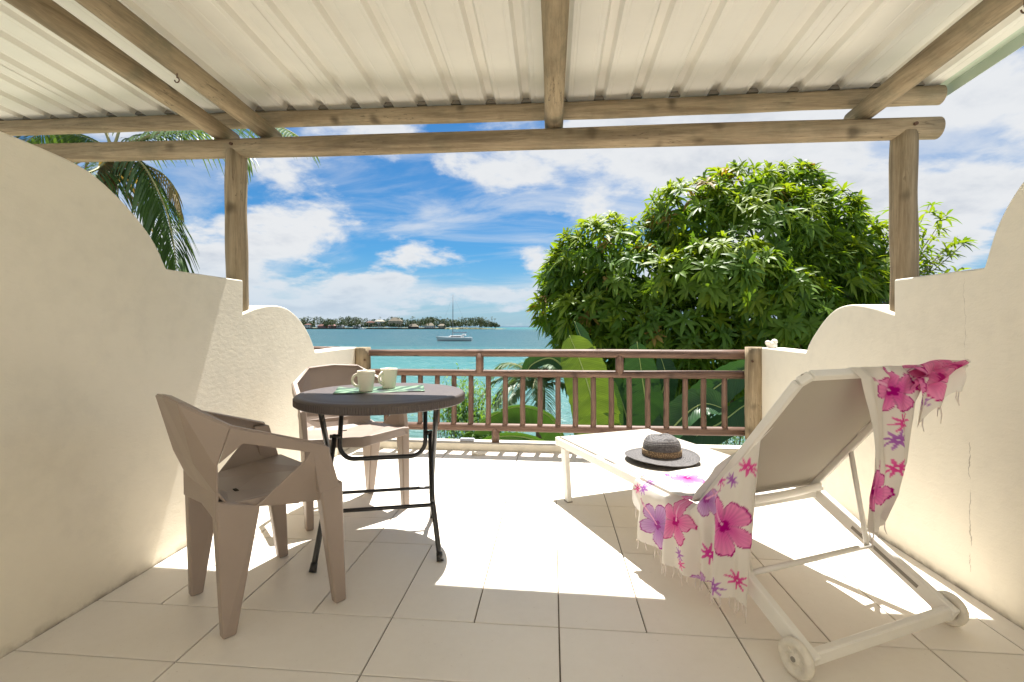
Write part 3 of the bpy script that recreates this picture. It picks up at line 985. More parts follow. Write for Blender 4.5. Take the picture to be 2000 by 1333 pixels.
def build_lounger():
    t = empty('sun_lounger', LO, LRZ)
    tag(t, 'white framed sun lounger with taupe sling and raised back on wheels', 'sun lounger')
    W = 0.675
    fab = fabric_mat()
    for o in (0.0, W):
        s = 'left' if o == 0 else 'right'
        # side rail of the seat and the leg running down to the wheel
        b = MB()
        b.bar(lp(o, 1.675, 0.335), lp(o, 0.44, 0.335), 0.028, 0.044)
        b.build('side_rail', M['white'], t, bevel=0.006)
        b = MB(); b.bar(lp(o, 0.475, 0.328), lp(o, -0.045, 0.052), 0.030, 0.056)
        lg = b.build('rear_leg', M['white'], t, bevel=0.006)
        # grey strip inside the leg, painted in for the shade of the support's slot
        sx = 1 if o == 0 else -1
        MB().bar(lp(o + sx * 0.0155, 0.30, 0.234), lp(o + sx * 0.0155, 0.06, 0.107), 0.0015, 0.014).build('slot', M['greyp'], lg)
        # foot-end leg, slightly raked
        q = lambda x, y, z, w, d: [lp(x - w, y - d, z), lp(x + w, y - d, z), lp(x + w, y + d, z), lp(x - w, y + d, z)]
        MB().hexa(q(o, 1.552, 0.004, 0.015, 0.021), q(o, 1.60, 0.315, 0.016, 0.03)).build('foot_leg', M['white'], t, bevel=0.005)
        MB().box(lp(o, 1.552, 0.003), (0.034, 0.046, 0.006)).build('glide', M['greyp'], t)
        # wheel
        wx = o - sx * 0.034
        w = MB()
        w.lathe([(0.0, -0.012), (0.014, -0.012), (0.016, -0.006), (0.032, -0.006), (0.036, -0.013), (0.050, -0.0135), (0.056, -0.008), (0.057, 0.0), (0.056, 0.008), (0.050, 0.0135), (0.036, 0.013), (0.032, 0.006), (0.016, 0.006), (0.014, 0.012), (0.0, 0.012)], 32)
        me = w.mesh('wheel', M['wheel'])
        wh = link_mesh('wheel', me, t, lp(wx, -0.01, 0.057), (0, R(90), 0))
        sp = MB()
        for k in range(8):
            a = 2 * math.pi * k / 8
            sp.bar((0.014 * math.cos(a), 0.014 * math.sin(a), 0), (0.034 * math.cos(a), 0.034 * math.sin(a), 0), 0.005, 0.016)
        sp.build('spokes', M['wheel'], wh)
        MB().tube([(0, 0, -0.015), (0, 0, 0.015)], 0.008, 10).build('axle_cap', M['greyp'], wh)
    # foot end bar, rear low bar, mid bar
    MB().bar(lp(-0.016, 1.69, 0.335), lp(W + 0.016, 1.69, 0.335), 0.032, 0.052).build('end_bar', M['white'], t, bevel=0.006)
    MB().bar(lp(-0.01, -0.03, 0.062), lp(W + 0.01, -0.03, 0.062), 0.028, 0.040).build('wheel_bar', M['white'], t, bevel=0.006)
    MB().bar(lp(0.0, 0.47, 0.318), lp(W, 0.47, 0.318), 0.03, 0.03).build('hinge_bar', M['white'], t, bevel=0.006)
    # seat sling, sagging slightly
    rows = []
    for i in range(41):
        s = 1.685 - (1.685 - 0.47) * i / 40; row = []
        for j in range(17):
            u = -1 + 2 * j / 16
            row.append(lp(W / 2 + u * (W / 2 - 0.005), s, 0.3635 - 0.010 * (1 - u ** 4) * math.sin(math.pi * min(1, max(0, i / 40)))))
        rows.append(row)
    MB().grid(rows).build('seat_sling', fab, t, solid=0.003)
    # raised back: frame with sling, chamfered head corners
    (s0, z0), (s1, z1) = BK0, BK1
    d = Vector((0, s1 - s0, z1 - z0)); Lb = d.length; d.normalize()
    nrm = Vector((0, 1, 0)) - d * d.y; nrm.normalize()          # faces the foot end
    base = lp(0, s0, z0)
    def bk(o, v, h=0.0): return base + Vector((o, 0, 0)) + d * v + nrm * h
    i0, i1 = 0.035, W - 0.035
    P = [bk(i0, 0.0), bk(i0, Lb - 0.03), bk(i0 + 0.03, Lb), bk(i1 - 0.03, Lb), bk(i1, Lb - 0.03), bk(i1, 0.0)]
    fr = MB()
    for a, b in zip(P[:-1], P[1:]): fr.bar(a, b, 0.024, 0.030, up=nrm)
    fr.build('back_frame', M['white'], t, bevel=0.005)
    rows = []
    for i in range(31):
        v = 0.0 + (Lb - 0.002) * i / 30; row = []
        for j in range(15):
            u = -1 + 2 * j / 14
            sag = 0.018 * (1 - u ** 2) * math.sin(math.pi * i / 30) ** 0.6
            row.append(bk((i0 + i1) / 2 + u * ((i1 - i0) / 2 - 0.004), v, 0.010 - sag))
        rows.append(row)
    MB().grid(rows).build('back_sling', fab, t, solid=0.003)
    # curved apron under the hinge
    rows = []
    for i in range(9):
        a = i / 8
        rows.append([bk(i0 + (i1 - i0) * k / 16, -0.005 + 0.055 * a, -0.014 - 0.018 * math.sin(math.pi * a) ** 0.8 - 0.012 * math.sin(math.pi * k / 16)) for k in range(17)])
    MB().grid(rows).build('hinge_apron', M['white'], t, solid=0.003)
    # support stay: two struts and a cross bar resting in the slots
    stay = MB()
    for o in (i0, i1):
        stay.tube([bk(o, 0.26, -0.01), lp(o + (0.0 if o < 0.3 else 0.0), 0.225, 0.19)], 0.0095, 10)
    stay.tube([lp(i0 - 0.02, 0.225, 0.19), lp(i1 + 0.02, 0.225, 0.19)], 0.0105, 10)
    stay.build('support_stay', M['white'], t)
    return bk, Lb


BK, LB = build_lounger()


def build_hat():
    m, g, b = new_mat('dark_grey_straw')
    tc = g.node('ShaderNodeTexCoord').outputs['Object']
    sep = g.node('ShaderNodeSeparateXYZ'); g.put(sep.inputs[0], tc)
    rad = g.math('SQRT', g.math('ADD', g.math('POWER', sep.outputs[0], 2.0), g.math('POWER', sep.outputs[1], 2.0)))
    br = g.math('SINE', g.math('MULTIPLY', g.math('ADD', rad, g.math('MULTIPLY', sep.outputs[2], 1.2)), 900.0))
    n = g.noise(tc, 120, 3, 0.6)
    c = g.ramp(g.math('ADD', g.math('MULTIPLY', br, 0.15), n), [(0.3, (0.05, 0.046, 0.046)), (0.7, (0.15, 0.14, 0.138))])
    g.put(b.inputs['Base Color'], c); b.inputs['Roughness'].default_value = 0.8
    bump(g, b, g.math('ADD', g.math('MULTIPLY', br, 0.4), n), 0.5, 0.002)
    band, g, b = new_mat('beige_speckled_band')
    tc = g.node('ShaderNodeTexCoord').outputs['Object']
    vo = g.node('ShaderNodeTexVoronoi'); vo.inputs['Scale'].default_value = 150.0; g.put(vo.inputs['Vector'], tc)
    g.put(b.inputs['Base Color'], g.ramp(vo.outputs['Distance'], [(0.25, (0.36, 0.25, 0.13)), (0.6, (0.13, 0.085, 0.05))])); b.inputs['Roughness'].default_value = 0.8
    t = empty('sun_hat', (0.575, 2.61, 0.372), 0.3)
    tag(t, 'dark grey straw sun hat with beige band lying on the lounger seat', 'hat')
    seg = 72; prof = []
    for r, z in [(0.192, 0.012), (0.19, 0.010), (0.175, 0.006), (0.15, 0.006), (0.125, 0.008), (0.105, 0.012), (0.097, 0.018), (0.096, 0.03), (0.0945, 0.05), (0.092, 0.07), (0.086, 0.088), (0.074, 0.103), (0.055, 0.112), (0.03, 0.1155), (0.0, 0.116)]: prof.append((r, z))
    vs = []
    for i, (r, z) in enumerate(prof):
        for k in range(seg):
            a = 2 * math.pi * k / seg
            e = max(0, (r - 0.1) / 0.09)
            rr = r * (1 + 0.02 * math.sin(2 * a) ) if r > 0.1 else r * (1 + 0.025 * math.cos(2 * a))
            zz = z + e * 0.006 * math.sin(2 * a + 1) + (0.004 * math.sin(3 * a) if z > 0.09 else 0)
            vs.append((rr * math.cos(a), rr * math.sin(a), zz))
    fs = [(i * seg + k, i * seg + (k + 1) % seg, (i + 1) * seg + (k + 1) % seg, (i + 1) * seg + k) for i in range(len(prof) - 1) for k in range(seg)]
    b = MB(); b.add(vs[:9 * seg - 2 * seg], [f for f in fs if max(f) < 7 * seg], 0, True)
    b.build('brim', m, t, solid=0.003)
    b = MB(); b.add(vs[6 * seg:], [tuple(i - 6 * seg for i in f) for f in fs if min(f) >= 6 * seg], 0, True)
    b.build('crown', m, t, solid=0.003)
    b = MB(); v2 = []
    for r, z in ((0.0985, 0.019), (0.0995, 0.024), (0.0985, 0.045), (0.0965, 0.048)):
        for k in range(seg):
            a = 2 * math.pi * k / seg; rr = r * (1 + 0.025 * math.cos(2 * a)); v2.append((rr * math.cos(a), rr * math.sin(a), z))
    b.add(v2, [(i * seg + k, i * seg + (k + 1) % seg, (i + 1) * seg + (k + 1) % seg, (i + 1) * seg + k) for i in range(3) for k in range(seg)], 0, True)
    b.build('hat_band', band, t, solid=0.002)


build_hat()


def sarong_mat():
    m, g, b = new_mat('printed_thin_cotton')
    at = g.node('ShaderNodeAttribute'); at.attribute_name = 'print'
    tc = g.node('ShaderNodeTexCoord').outputs['Object']
    g.put(b.inputs['Base Color'], at.outputs['Color'])
    b.inputs['Roughness'].default_value = 0.85; b.inputs['Specular IOR Level'].default_value = 0.15
    tr = g.node('ShaderNodeBsdfTranslucent'); g.put(tr.inputs[0], at.outputs['Color'])
    ms = g.node('ShaderNodeMixShader'); ms.inputs[0].default_value = 0.36
    bump(g, b, g.noise(tc, 60.0, 4, 0.6), 0.25, 0.004)
    g.l.new(b.outputs[0], ms.inputs[1]); g.l.new(tr.outputs[0], ms.inputs[2])
    g.l.new(ms.outputs[0], g.n['Material Output'].inputs[0])
    return m


PINK = ((0.66, 0.03, 0.27), (0.80, 0.30, 0.52), (0.50, 0.01, 0.20))
PURP = ((0.34, 0.09, 0.42), (0.58, 0.36, 0.64), (0.34, 0.05, 0.30))
MAGE = ((0.58, 0.015, 0.30), (0.78, 0.25, 0.50), (0.40, 0.0, 0.20))


def print_colour(x, y, flowers):
    """hibiscus blooms and small stars on white cotton; x, y in metres on the cloth"""
    base = np.array((0.74, 0.71, 0.66))
    for (kind, fx, fy, r, rot, pal) in flowers:
        dx, dy = x - fx, y - fy
        q = math.hypot(dx, dy)
        if q > r * 1.35: continue
        th = math.atan2(dy, dx) - rot
        if kind == 'star':
            ray_ = abs(math.cos(th * 4)) ** 3
            if q < r * (0.36 + 0.64 * ray_):
                c = np.array(pal[0]) * (1 - 0.5 * q / r) + np.array(pal[1]) * 0.5 * q / r
                return c if q > r * 0.08 else base
            continue
        # stamen column
        sx, sy = q * math.cos(th - 0.5), q * math.sin(th - 0.5)
        if 0 < sx < r * 1.3 and abs(sy) < r * (0.035 + 0.02 * (math.sin(sx * 260) > 0.2) * (sx > r * 0.95)):
            return np.array((0.80, 0.42, 0.62)) if sx < r else np.array((0.58, 0.30, 0.42))
        k = (th * 5 / (2 * math.pi)) % 1.0 - 0.5
        edge = r * (0.50 + 0.50 * (max(0.0, math.cos(k * math.pi)) ** 0.5)) * (1 + 0.014 * math.sin(th * 31) + 0.014 * math.sin(th * 17 + 1)) * (0.92 + 0.12 * math.sin(math.floor(th * 5 / (2 * math.pi)) * 2.1))
        if q < edge:
            u = q / edge
            w_ = max(0.0, 1 - 1.15 * u) ** 1.1; c = np.array(pal[0]) * w_ + np.array(pal[1]) * (1 - w_)
            vein = 0.5 + 0.5 * math.sin(k * 46)
            c = c * (0.88 + 0.16 * vein)
            if abs(abs(k) - 0.5) < 0.05 and u > 0.15: c = c * 0.72
            if u > 0.94: c = np.array(pal[2])
            if u < 0.22: c = np.array(pal[2]) * 0.9
            return np.clip(c, 0, 0.85)
    return base


def build_sarong():
    t = empty('sarong', LO + LPE * 0.0, LRZ)
    tag(t, 'white sarong printed with pink and purple hibiscus, draped over the lounger back and seat', 'sarong')
    mat = sarong_mat()
    tassels = []
    def piece(name, fn, nu, nv, flowers):
        rows, uv = [], []
        for i in range(nu + 1):
            row = []
            for j in range(nv + 1):
                p, q = fn(i / nu, j / nv)
                row.append(p); uv.append(q)
            rows.append(row)
        b = MB().grid(rows)
        o = b.build(name, mat, t, fix=False)
        at = o.data.color_attributes.new('print', 'FLOAT_COLOR', 'POINT')
        cols = np.ones((len(uv), 4), np.float32)
        for k, (x, y) in enumerate(uv): cols[k, :3] = print_colour(x, y, flowers)
        at.data.foreach_set('color', cols.ravel())
        return rows
    # --- curtain hanging outside the left rail and the left edge of the back
    hs = [0.151, 0.19, 0.22, 0.27, 0.316, 0.40, 0.479, 0.54, 0.604, 0.66, 0.716, 0.75, 0.784, 0.80]
    hz = [0.118, 0.126, 0.128, 0.112, 0.121, 0.098, 0.106, 0.104, 0.120, 0.118, 0.145, 0.20, 0.255, 0.30]
    def ztop(s): return max(0.367, 0.742 - 1.09 * (s - 0.083))
    FL = [('hib', 0.232, 0.372, 0.105, 0.4, MAGE), ('hib', 0.492, 0.288, 0.098, 1.1, PINK), ('hib', 0.625, 0.222, 0.098, 0.2, PURP), ('hib', 0.338, 0.425, 0.080, 2.0, PURP),
          ('star', 0.147, 0.594, 0.034, 0.2, PINK), ('star', 0.262, 0.520, 0.030, 0.5, MAGE), ('star', 0.205, 0.535, 0.028, 0.9, PURP),
          ('star', 0.336, 0.222, 0.042, 0.1, MAGE), ('star', 0.462, 0.172, 0.03, 0.6, PURP), ('star', 0.452, 0.140, 0.026, 0.3, PINK), ('star', 0.196, 0.196, 0.036, 0.2, PINK),
          ('star', 0.262, 0.150, 0.034, 0.8, PURP), ('hib', 0.372, 0.085, 0.062, 0.9, PURP), ('star', 0.72, 0.345, 0.03, 0.0, PURP), ('star', 0.765, 0.33, 0.026, 0.4, PINK),
          ('hib', 0.70, 0.53, 0.075, 0.6, PINK), ('hib', 0.56, 0.60, 0.085, 1.5, MAGE), ('star', 0.62, 0.46, 0.025, 0.2, PURP), ('star', 0.76, 0.47, 0.024, 0.2, PURP)]
    def curtain(u, v):
        st = 0.086 + u * (0.80 - 0.086); sb = 0.151 + u * (0.79 - 0.151)
        zt = ztop(st); zb = float(np.interp(sb, hs, hz))
        s = st + (sb - st) * v
        z = zt + (zb - zt) * v
        drop = (zt - z)
        fold = 0.020 * math.sin(u * 21 + 1.2 * math.sin(u * 7)) + 0.011 * math.sin(u * 47 + v * 2.0)
        fold *= min(1, drop / 0.16) * (0.8 + 0.4 * v)
        o = -0.030 - 0.022 * math.sin(min(1, drop / 0.05) * math.pi / 2) - 0.012 + fold
        if v < 0.06: o += (0.06 - v) / 0.06 * 0.030
        s += 0.010 * math.cos(u * 21) * min(1, drop / 0.2)
        return lp(o, s, z), (s, z)
    rows = piece('cloth_curtain', curtain, 190, 120, FL)
    for i in range(0, 191, 6): tassels.append(rows[i][-1])
    # --- on the seat, running in from the rail
    def seat(u, v):
        s = 0.475 + u * (0.80 - 0.475) + 0.02 * v * (u - 0.5)
        o = -0.026 + v * (0.50 - 0.12 * u)
        z = 0.3685 + 0.007 * (0.5 + 0.5 * math.sin(u * 17 + v * 4)) * min(1, v * 6) + 0.012 * math.exp(-((u - 0.93) / 0.05) ** 2) + (0.004 if v < 0.1 else 0.0)
        return lp(o, s, z), (s, 0.367 + o)
    piece('cloth_seat', seat, 90, 110, FL)
    # --- on the front of the back rest
    FB = [('hib', 0.45, 0.62, 0.11, 0.3, PINK), ('hib', 0.18, 0.30, 0.11, 1.0, MAGE), ('hib', 0.40, 0.22, 0.09, 0.5, PURP), ('star', 0.3, 0.5, 0.04, 0.1, PURP), ('star', 0.5, 0.42, 0.04, 0.1, PINK), ('hib', 0.5, 0.08, 0.09, 2.0, PINK), ('hib', 0.15, 0.06, 0.085, 2.0, PINK)]
    def front(u, v):
        lo = 0.03 + 0.20 * max(0.0, v - 0.4) / 0.6
        if v < 0.4: lo = 0.03 - 0.045 * min(1, (0.4 - v) / 0.1)
        o = lo + u * (0.655 - lo)
        return BK(o, v * LB + 0.005, 0.015 + 0.006 * math.sin(u * 15 + v * 6) + 0.004 * math.sin(v * 21)), (o, v * LB)
    piece('cloth_back', front, 80, 90, FB)
    # --- tail hanging behind the head end
    FT = [('hib', 0.40, 0.845, 0.095, 2.2, MAGE), ('star', 0.418, 0.735, 0.034, 0.1, PINK), ('star', 0.400, 0.682, 0.034, 0.5, PURP), ('star', 0.395, 0.59, 0.032, 0.2, PINK), ('hib', 0.305, 0.55, 0.075, 1.2, MAGE), ('hib', 0.56, 0.88, 0.085, 0.6, PINK), ('star', 0.52, 0.80, 0.03, 0.2, PURP)]
    lz = [0.93, 0.89, 0.73, 0.60, 0.52, 0.46, 0.42]; lo_ = [0.24, 0.235, 0.272, 0.285, 0.272, 0.285, 0.292]
    rz_ = [0.93, 0.88, 0.80, 0.70, 0.58, 0.50, 0.42]; ro_ = [0.64, 0.57, 0.50, 0.49, 0.485, 0.44, 0.335]
    def tail(u, v):
        z = 0.925 - v * 0.51
        a = float(np.interp(-z, [-q for q in lz], lo_)); c = float(np.interp(-z, [-q for q in rz_], ro_))
        o = a + (c - a) * u
        s = -0.022 - 0.016 * math.sin(u * 9 + v * 3) * min(1, v * 4) - 0.008 * math.sin(u * 23)
        if v < 0.06: s += (0.06 - v) / 0.06 * 0.04
        zz = z + 0.05 * (u - 0.5) * v - 0.014 * math.sin(u * 6) * v
        return lp(o, s, zz), (o, z)
    rows = piece('cloth_tail', tail, 70, 130, FT)
    for i in range(0, 71, 10): tassels.append(rows[i][-1])
    # --- bunched corner lying out over the right head corner
    def corner(u, v):
        # u along the roll to the right, v round it
        a = v * 2 * math.pi
        rad = 0.042 * (1 - 0.68 * u) * (1 + 0.42 * math.sin(a * 3 + u * 7) + 0.15 * math.sin(a * 7)) + 0.004
        o = 0.47 + u * 0.285
        return lp(o, -0.012 - 0.02 * u + rad * math.cos(a), 0.900 + 0.030 * u + rad * 0.75 * math.sin(a) - 0.012 * (1 - u)), (0.47 + u * 0.24, 0.80 + 0.12 * v)
    piece('cloth_corner', corner, 60, 60, FT + [('hib', 0.64, 0.86, 0.07, 0.3, PINK)])
    # loose flap under that corner
    def flap(u, v):
        o = 0.475 + u * 0.235; drop = v * (0.16 - 0.085 * u) * (1 + 0.15 * math.sin(u * 14))
        return lp(o, -0.045 - 0.016 * math.sin(u * 13 + v * 3), 0.89 - drop + 0.03 * u), (o, 0.89 - drop)
    rows = piece('cloth_flap', flap, 40, 40, FT)
    for i in range(8, 41, 8): tassels.append(rows[i][-1])
    # --- knotted fringe
    fm = simple('fringe_cotton', (0.66, 0.60, 0.56), 0.9, 0.1, var=0.1, scale=60)
    for k, p in enumerate(tassels):
        p = Vector(p); ln = random.uniform(0.028, 0.055)
        q = [p + Vector((0, 0, 0.004)), p - Vector((random.uniform(-.004, .004), random.uniform(-.004, .004), ln * 0.45)), p - Vector((random.uniform(-.008, .008), random.uniform(-.008, .008), ln))]
        MB().tube(q, [0.0016, 0.0024, 0.0010], 6).build('tassel', fm, t)


build_sarong()


# ------------------------------------------------------------------ small things on the kerb and wall
def blob(name, pts, mat, loc, label, cat, seg=3):
    bm = bmesh.new()
    for (c, r) in pts:
        m4 = Matrix.Translation(c) @ Matrix.Diagonal((r[0], r[1], r[2], 1))
        bmesh.ops.create_icosphere(bm, subdivisions=seg, radius=1.0, matrix=m4)
    for v in bm.verts:
        n = v.co * 55
        v.co += v.normal * 0.004 * (math.sin(n.x * 1.7) + math.sin(n.y * 2.1 + 1) + math.sin(n.z * 1.9 + 2))
    me = bpy.data.meshes.new(name); bm.to_mesh(me); bm.free()
    for p in me.polygons: p.use_smooth = True
    me.materials.append(mat)
    o = link_mesh(name, me, None, loc)
    tag(o, label, cat)
    return o


blob('coral_piece', [((0, 0, 0.022), (0.04, 0.03, 0.024)), ((-0.025, 0, 0.035), (0.022, 0.02, 0.018)), ((0.02, 0.005, 0.042), (0.02, 0.018, 0.016))], M['coral'], (1.705, 3.93, 0.893),
     'small white piece of coral on the low end of the cracked wall', 'coral')
blob('shell_piece', [((0, 0, 0.014), (0.045, 0.03, 0.014)), ((0.045, 0.01, 0.016), (0.025, 0.02, 0.016)), ((-0.03, -0.01, 0.02), (0.018, 0.016, 0.014))], M['coral'], tuple(at_z(932, 889, 0.0)),
     'small broken white shell on the floor at the foot of the kerb', 'shell')
sb = MB().box((0, 0, 0.012), (0.125, 0.045, 0.022)).build('soap_bar', M['bluewhite'], bevel=0.006)
sb.location = (at_z(912, 862, 0.062).x, 4.20, 0.0605)
tag(sb, 'small pale blue block lying on the kerb under the railing', 'block')


# ------------------------------------------------------------------ garden ground and sea
SEA = -3.2
def build_land():
    rows = []
    for i in range(41):
        y = 3.6 + (19.0 - 3.6) * i / 40; row = []
        for j in range(61):
            x = -30 + j
            z = -2.75 + 0.06 * math.sin(x * 1.3 + y) + 0.05 * math.sin(y * 2.1)
            if y > 10: z -= (y - 10) * 0.12
            row.append((x, y, z))
        rows.append(row)
    tag(MB().grid(rows).build('garden_ground', M['lawn']), kind='structure')
    m, g, b = new_mat('lagoon_water')
    geo = g.node('ShaderNodeNewGeometry').outputs['Position']
    sep = g.node('ShaderNodeSeparateXYZ'); g.put(sep.inputs[0], geo)
    y = sep.outputs[1]
    ly = g.math('LOGARITHM', g.math('MAXIMUM', y, 1.0), 10.0)
    patch = g.noise(g.mapping(geo, scale=(0.30, 1, 1)), 0.03, 7, 0.68)
    ly = g.math('ADD', ly, g.math('MULTIPLY', g.math('SUBTRACT', patch, 0.5), 0.42))
    f = g.maprange(ly, 1.0, 4.0, 0, 1)
    c = g.ramp(f, [(0.05, (0.0776, 0.149, 0.1366)), (0.22, (0.0342, 0.1459, 0.1428)), (0.28, (0.0248, 0.1273, 0.1304)), (0.34, (0.0093, 0.0652, 0.0776)), (0.52, (0.0078, 0.0559, 0.0714)), (0.6, (0.0109, 0.0714, 0.0854)), (0.66, (0.031, 0.1366, 0.1366)), (0.78, (0.0248, 0.1165, 0.1242)), (0.84, (0.0047, 0.031, 0.0652))])
    g.put(b.inputs['Base Color'], c)
    b.inputs['Roughness'].default_value = 0.28
    b.inputs['Specular IOR Level'].default_value = 0.22
    b.inputs['IOR'].default_value = 1.33
    w1 = g.noise(g.mapping(geo, scale=(0.5, 1.1, 1)), 1.4, 4, 0.6, 0.6)
    w2 = g.noise(g.mapping(geo, scale=(0.35, 1.2, 1)), 0.22, 3, 0.6, 0.4)
    n = g.node('ShaderNodeBump'); n.inputs['Strength'].default_value = 0.9; n.inputs['Distance'].default_value = 0.6
    g.put(n.inputs['Height'], g.math('ADD', w1, g.math('MULTIPLY', w2, 2.5)))
    g.l.new(n.outputs[0], b.inputs['Normal'])
    s = 26000
    o = MB().add([(-s, 11, SEA), (s, 11, SEA), (s, s, SEA), (-s, s, SEA)], [(0, 1, 2, 3)]).build('sea', m)
    tag(o, kind='structure')


build_land()


# ------------------------------------------------------------------ island with houses, boats
def far(px, wy, Y):            # point on the water plane at distance Y for a photo column
    return at_y(px, HZ, Y).x


def build_island():
    Y0 = 735.0
    X0, X1 = far(560, 0, Y0), far(974, 0, Y0)
    rows = []
    for i in range(12):
        row = []
        for j in range(60):
            u = j / 59; v = i / 11
            x = X0 - 120 + (X1 - X0 + 125) * u
            h = 2.2 * math.sin(math.pi * v) ** 0.5 * min(1, (1 - u) * 9) + 0.15 * math.sin(x * 0.2)
            row.append((x, Y0 + 90 * v, SEA - 0.4 + h + 0.7 * (0 < i < 11)))
        rows.append(row)
    sand = simple('island_ground', (0.16, 0.15, 0.09), 0.95, 0.1, var=0.4, scale=0.1)
    tag(MB().grid(rows).build('island', sand), kind='structure')
    # sea wall along the shore, in stretches
    sw = simple('dark_sea_wall_stone', (0.06, 0.055, 0.05), 0.9, 0.1, var=0.4, scale=0.4)
    o = MB().box(((X0 - 60 + far(868, 0, Y0)) / 2, Y0 + 0.5, SEA + 0.7), (far(868, 0, Y0) - X0 + 60, 2.0, 2.2)).build('sea_wall', sw)
    tag(o, 'dark stone sea wall along the far island shore', 'sea wall')
    beach = simple('pale_beach_sand', (0.45, 0.40, 0.28), 0.95, 0.1)
    b = MB().box(((far(905, 0, Y0) + far(968, 0, Y0)) / 2, Y0 - 1, SEA + 0.2), (far(968, 0, Y0) - far(905, 0, Y0), 5.0, 0.9)).build('beach', beach)
    tag(b, kind='structure')
    # woods
    leafm = [leaf_mat('island_tree_%d' % k, a, c, 0.2, 0.6, 0.05) for k, (a, c) in enumerate([((0.016, 0.038, 0.02), (0.028, 0.058, 0.027)), ((0.026, 0.05, 0.024), (0.042, 0.068, 0.028)), ((0.04, 0.062, 0.03), (0.06, 0.08, 0.035))])]
    mb = MB(); r2 = random.Random(5)
    def clump(x, y, z, rx, rz, n, mat, q):
        for _ in range(n):
            a, e = r2.uniform(0, 6.283), r2.uniform(-0.7, 1.5)
            k = r2.uniform(0.55, 1.0)
            c = Vector((x + rx * k * math.cos(a) * math.cos(e), y + rx * k * math.sin(a) * math.cos(e), z + rz * k * math.sin(e)))
            nx = Vector((r2.gauss(0, 1), r2.gauss(0, 1), r2.gauss(0, 1) + 0.6)).normalized()
            s = nx.orthogonal().normalized() * q * r2.uniform(0.6, 1.3); t2 = nx.cross(s).normalized() * q * r2.uniform(0.4, 1.0)
            mb.add([c - s, c - t2, c + s, c + t2], [(0, 1, 2, 3)], mat)
    for _ in range(620):
        u = r2.random() ** 0.9
        x = X0 - 90 + (X1 - X0 + 86) * u
        y = Y0 + r2.uniform(1.5, 85)
        h = r2.uniform(9, 15.5) * (0.85 + 0.35 * math.sin(u * 19) ** 2) * min(1, 0.5 + (1 - u) * 6)
        if y < Y0 + 25: h *= 0.5
        clump(x, y, SEA + 2 + h * 0.6, h * 0.42, h * 0.5, 46, r2.choice((0, 0, 1, 1, 2)), 1.0)
    for _ in range(95):            # palms standing out of the wood
        u = r2.random(); x = X0 - 60 + (X1 - X0 + 55) * u; y = Y0 + r2.uniform(5, 70); h = r2.uniform(11, 18.5)
        top = Vector((x + r2.uniform(-1, 1), y, SEA + 1.5 + h))
        mb.add([(x - 0.2, y, SEA), (x + 0.2, y, SEA), top + Vector((0.15, 0, 0)), top - Vector((0.15, 0, 0))], [(0, 1, 2, 3)], 3)
        for k in range(13):
            a = r2.uniform(0, 6.283); L = r2.uniform(2.0, 3.4)
            d = Vector((math.cos(a), math.sin(a), 0)); sd = Vector((-d.y, d.x, 0)) * 0.4; up = r2.uniform(-0.2, 0.7)
            m1 = top + d * L * 0.5 + Vector((0, 0, up)); e = top + d * L + Vector((0, 0, up - 1.2))
            mb.add([top - sd, m1 - sd, m1 + sd, top + sd, e], [(0, 1, 2, 3), (1, 4, 2)], 1)
    o = mb.build('island_trees', leafm + [M['bark']], fix=False)
    tag(o, 'dense wood of palms and broad trees covering the far island', 'trees', kind='stuff')
    # houses
    HS = [(600, 9, 9, 5.5, 'white', 'red', 'white two-storey villa at the end of the island next to the curved wall'), (628, 14, 8, 3.6, 'rose', 'red', 'low rose house with red roof on the island'),
          (648, 11, 8, 4.0, 'rose', 'rose', 'rose villa with rose hipped roof on the island'), (663, 10, 8, 3.2, 'white', 'grey', 'small white bungalow with grey roof on the island'),
          (697, 13, 8, 3.6, 'white', 'grey', 'long white bungalow behind the moored motorboat'), (722, 11, 8, 6.2, 'cream', 'red', 'cream house with red roof rising above the trees'),
          (740, 13, 9, 8.0, 'white', 'cream', 'tall pale villa among the trees in mid island'), (771, 20, 9, 8.4, 'cream', 'thatch', 'wide cream villa under trees with several roofs'),
          (806, 15, 8, 2.6, 'dark', 'thatch', 'open thatched pavilion at the island shore'), (838, 15, 9, 4.0, 'white', 'thatch', 'white house under a tall pale thatched roof'),  # dark solid wall stands in for the shade inside the open pavilion
          (862, 10, 8, 4.0, 'cream', 'thatch', 'small cream hut under a pointed thatched roof near the point')]
    pal = {'white': (0.5, 0.5, 0.5), 'rose': (0.26, 0.15, 0.145), 'cream': (0.36, 0.32, 0.25), 'dark': (0.06, 0.055, 0.05), 'red': (0.13, 0.07, 0.06), 'grey': (0.17, 0.18, 0.20), 'thatch': (0.19, 0.165, 0.13)}
    mats = {k: simple('island_' + k, v, 0.85, 0.1, var=0.1, scale=0.3) for k, v in pal.items()}
    wm = simple('island_window', (0.05, 0.06, 0.07), 0.2)
    for (px, w, dp, h, wc, rc, lab) in HS:
        y = Y0 + 4 + (12 if h > 6 else 0); x = far(px, 0, y)
        g0 = SEA + 1.4 + (3.0 if h > 6 else 0)
        t = empty('island_house', (x, y, g0)); tag(t, lab, 'house', 'houses along the far shore')
        MB().box((0, dp / 2, h * 0.5 - 0.5), (w, dp, h + 1)).build('wall', mats[wc], t)
        e = 0.7; rh = w * (0.28 if rc == 'thatch' else 0.2)
        b = MB()
        vs = [(-w / 2 - e, -e, h - 0.1), (w / 2 + e, -e, h - 0.1), (w / 2 + e, dp + e, h - 0.1), (-w / 2 - e, dp + e, h - 0.1), (-w * 0.22, dp / 2, h + rh), (w * 0.22, dp / 2, h + rh)]
        b.add(vs, [(0, 1, 5, 4), (1, 2, 5), (2, 3, 4, 5), (3, 0, 4), (3, 2, 1, 0)]).build('roof', mats[rc], t)
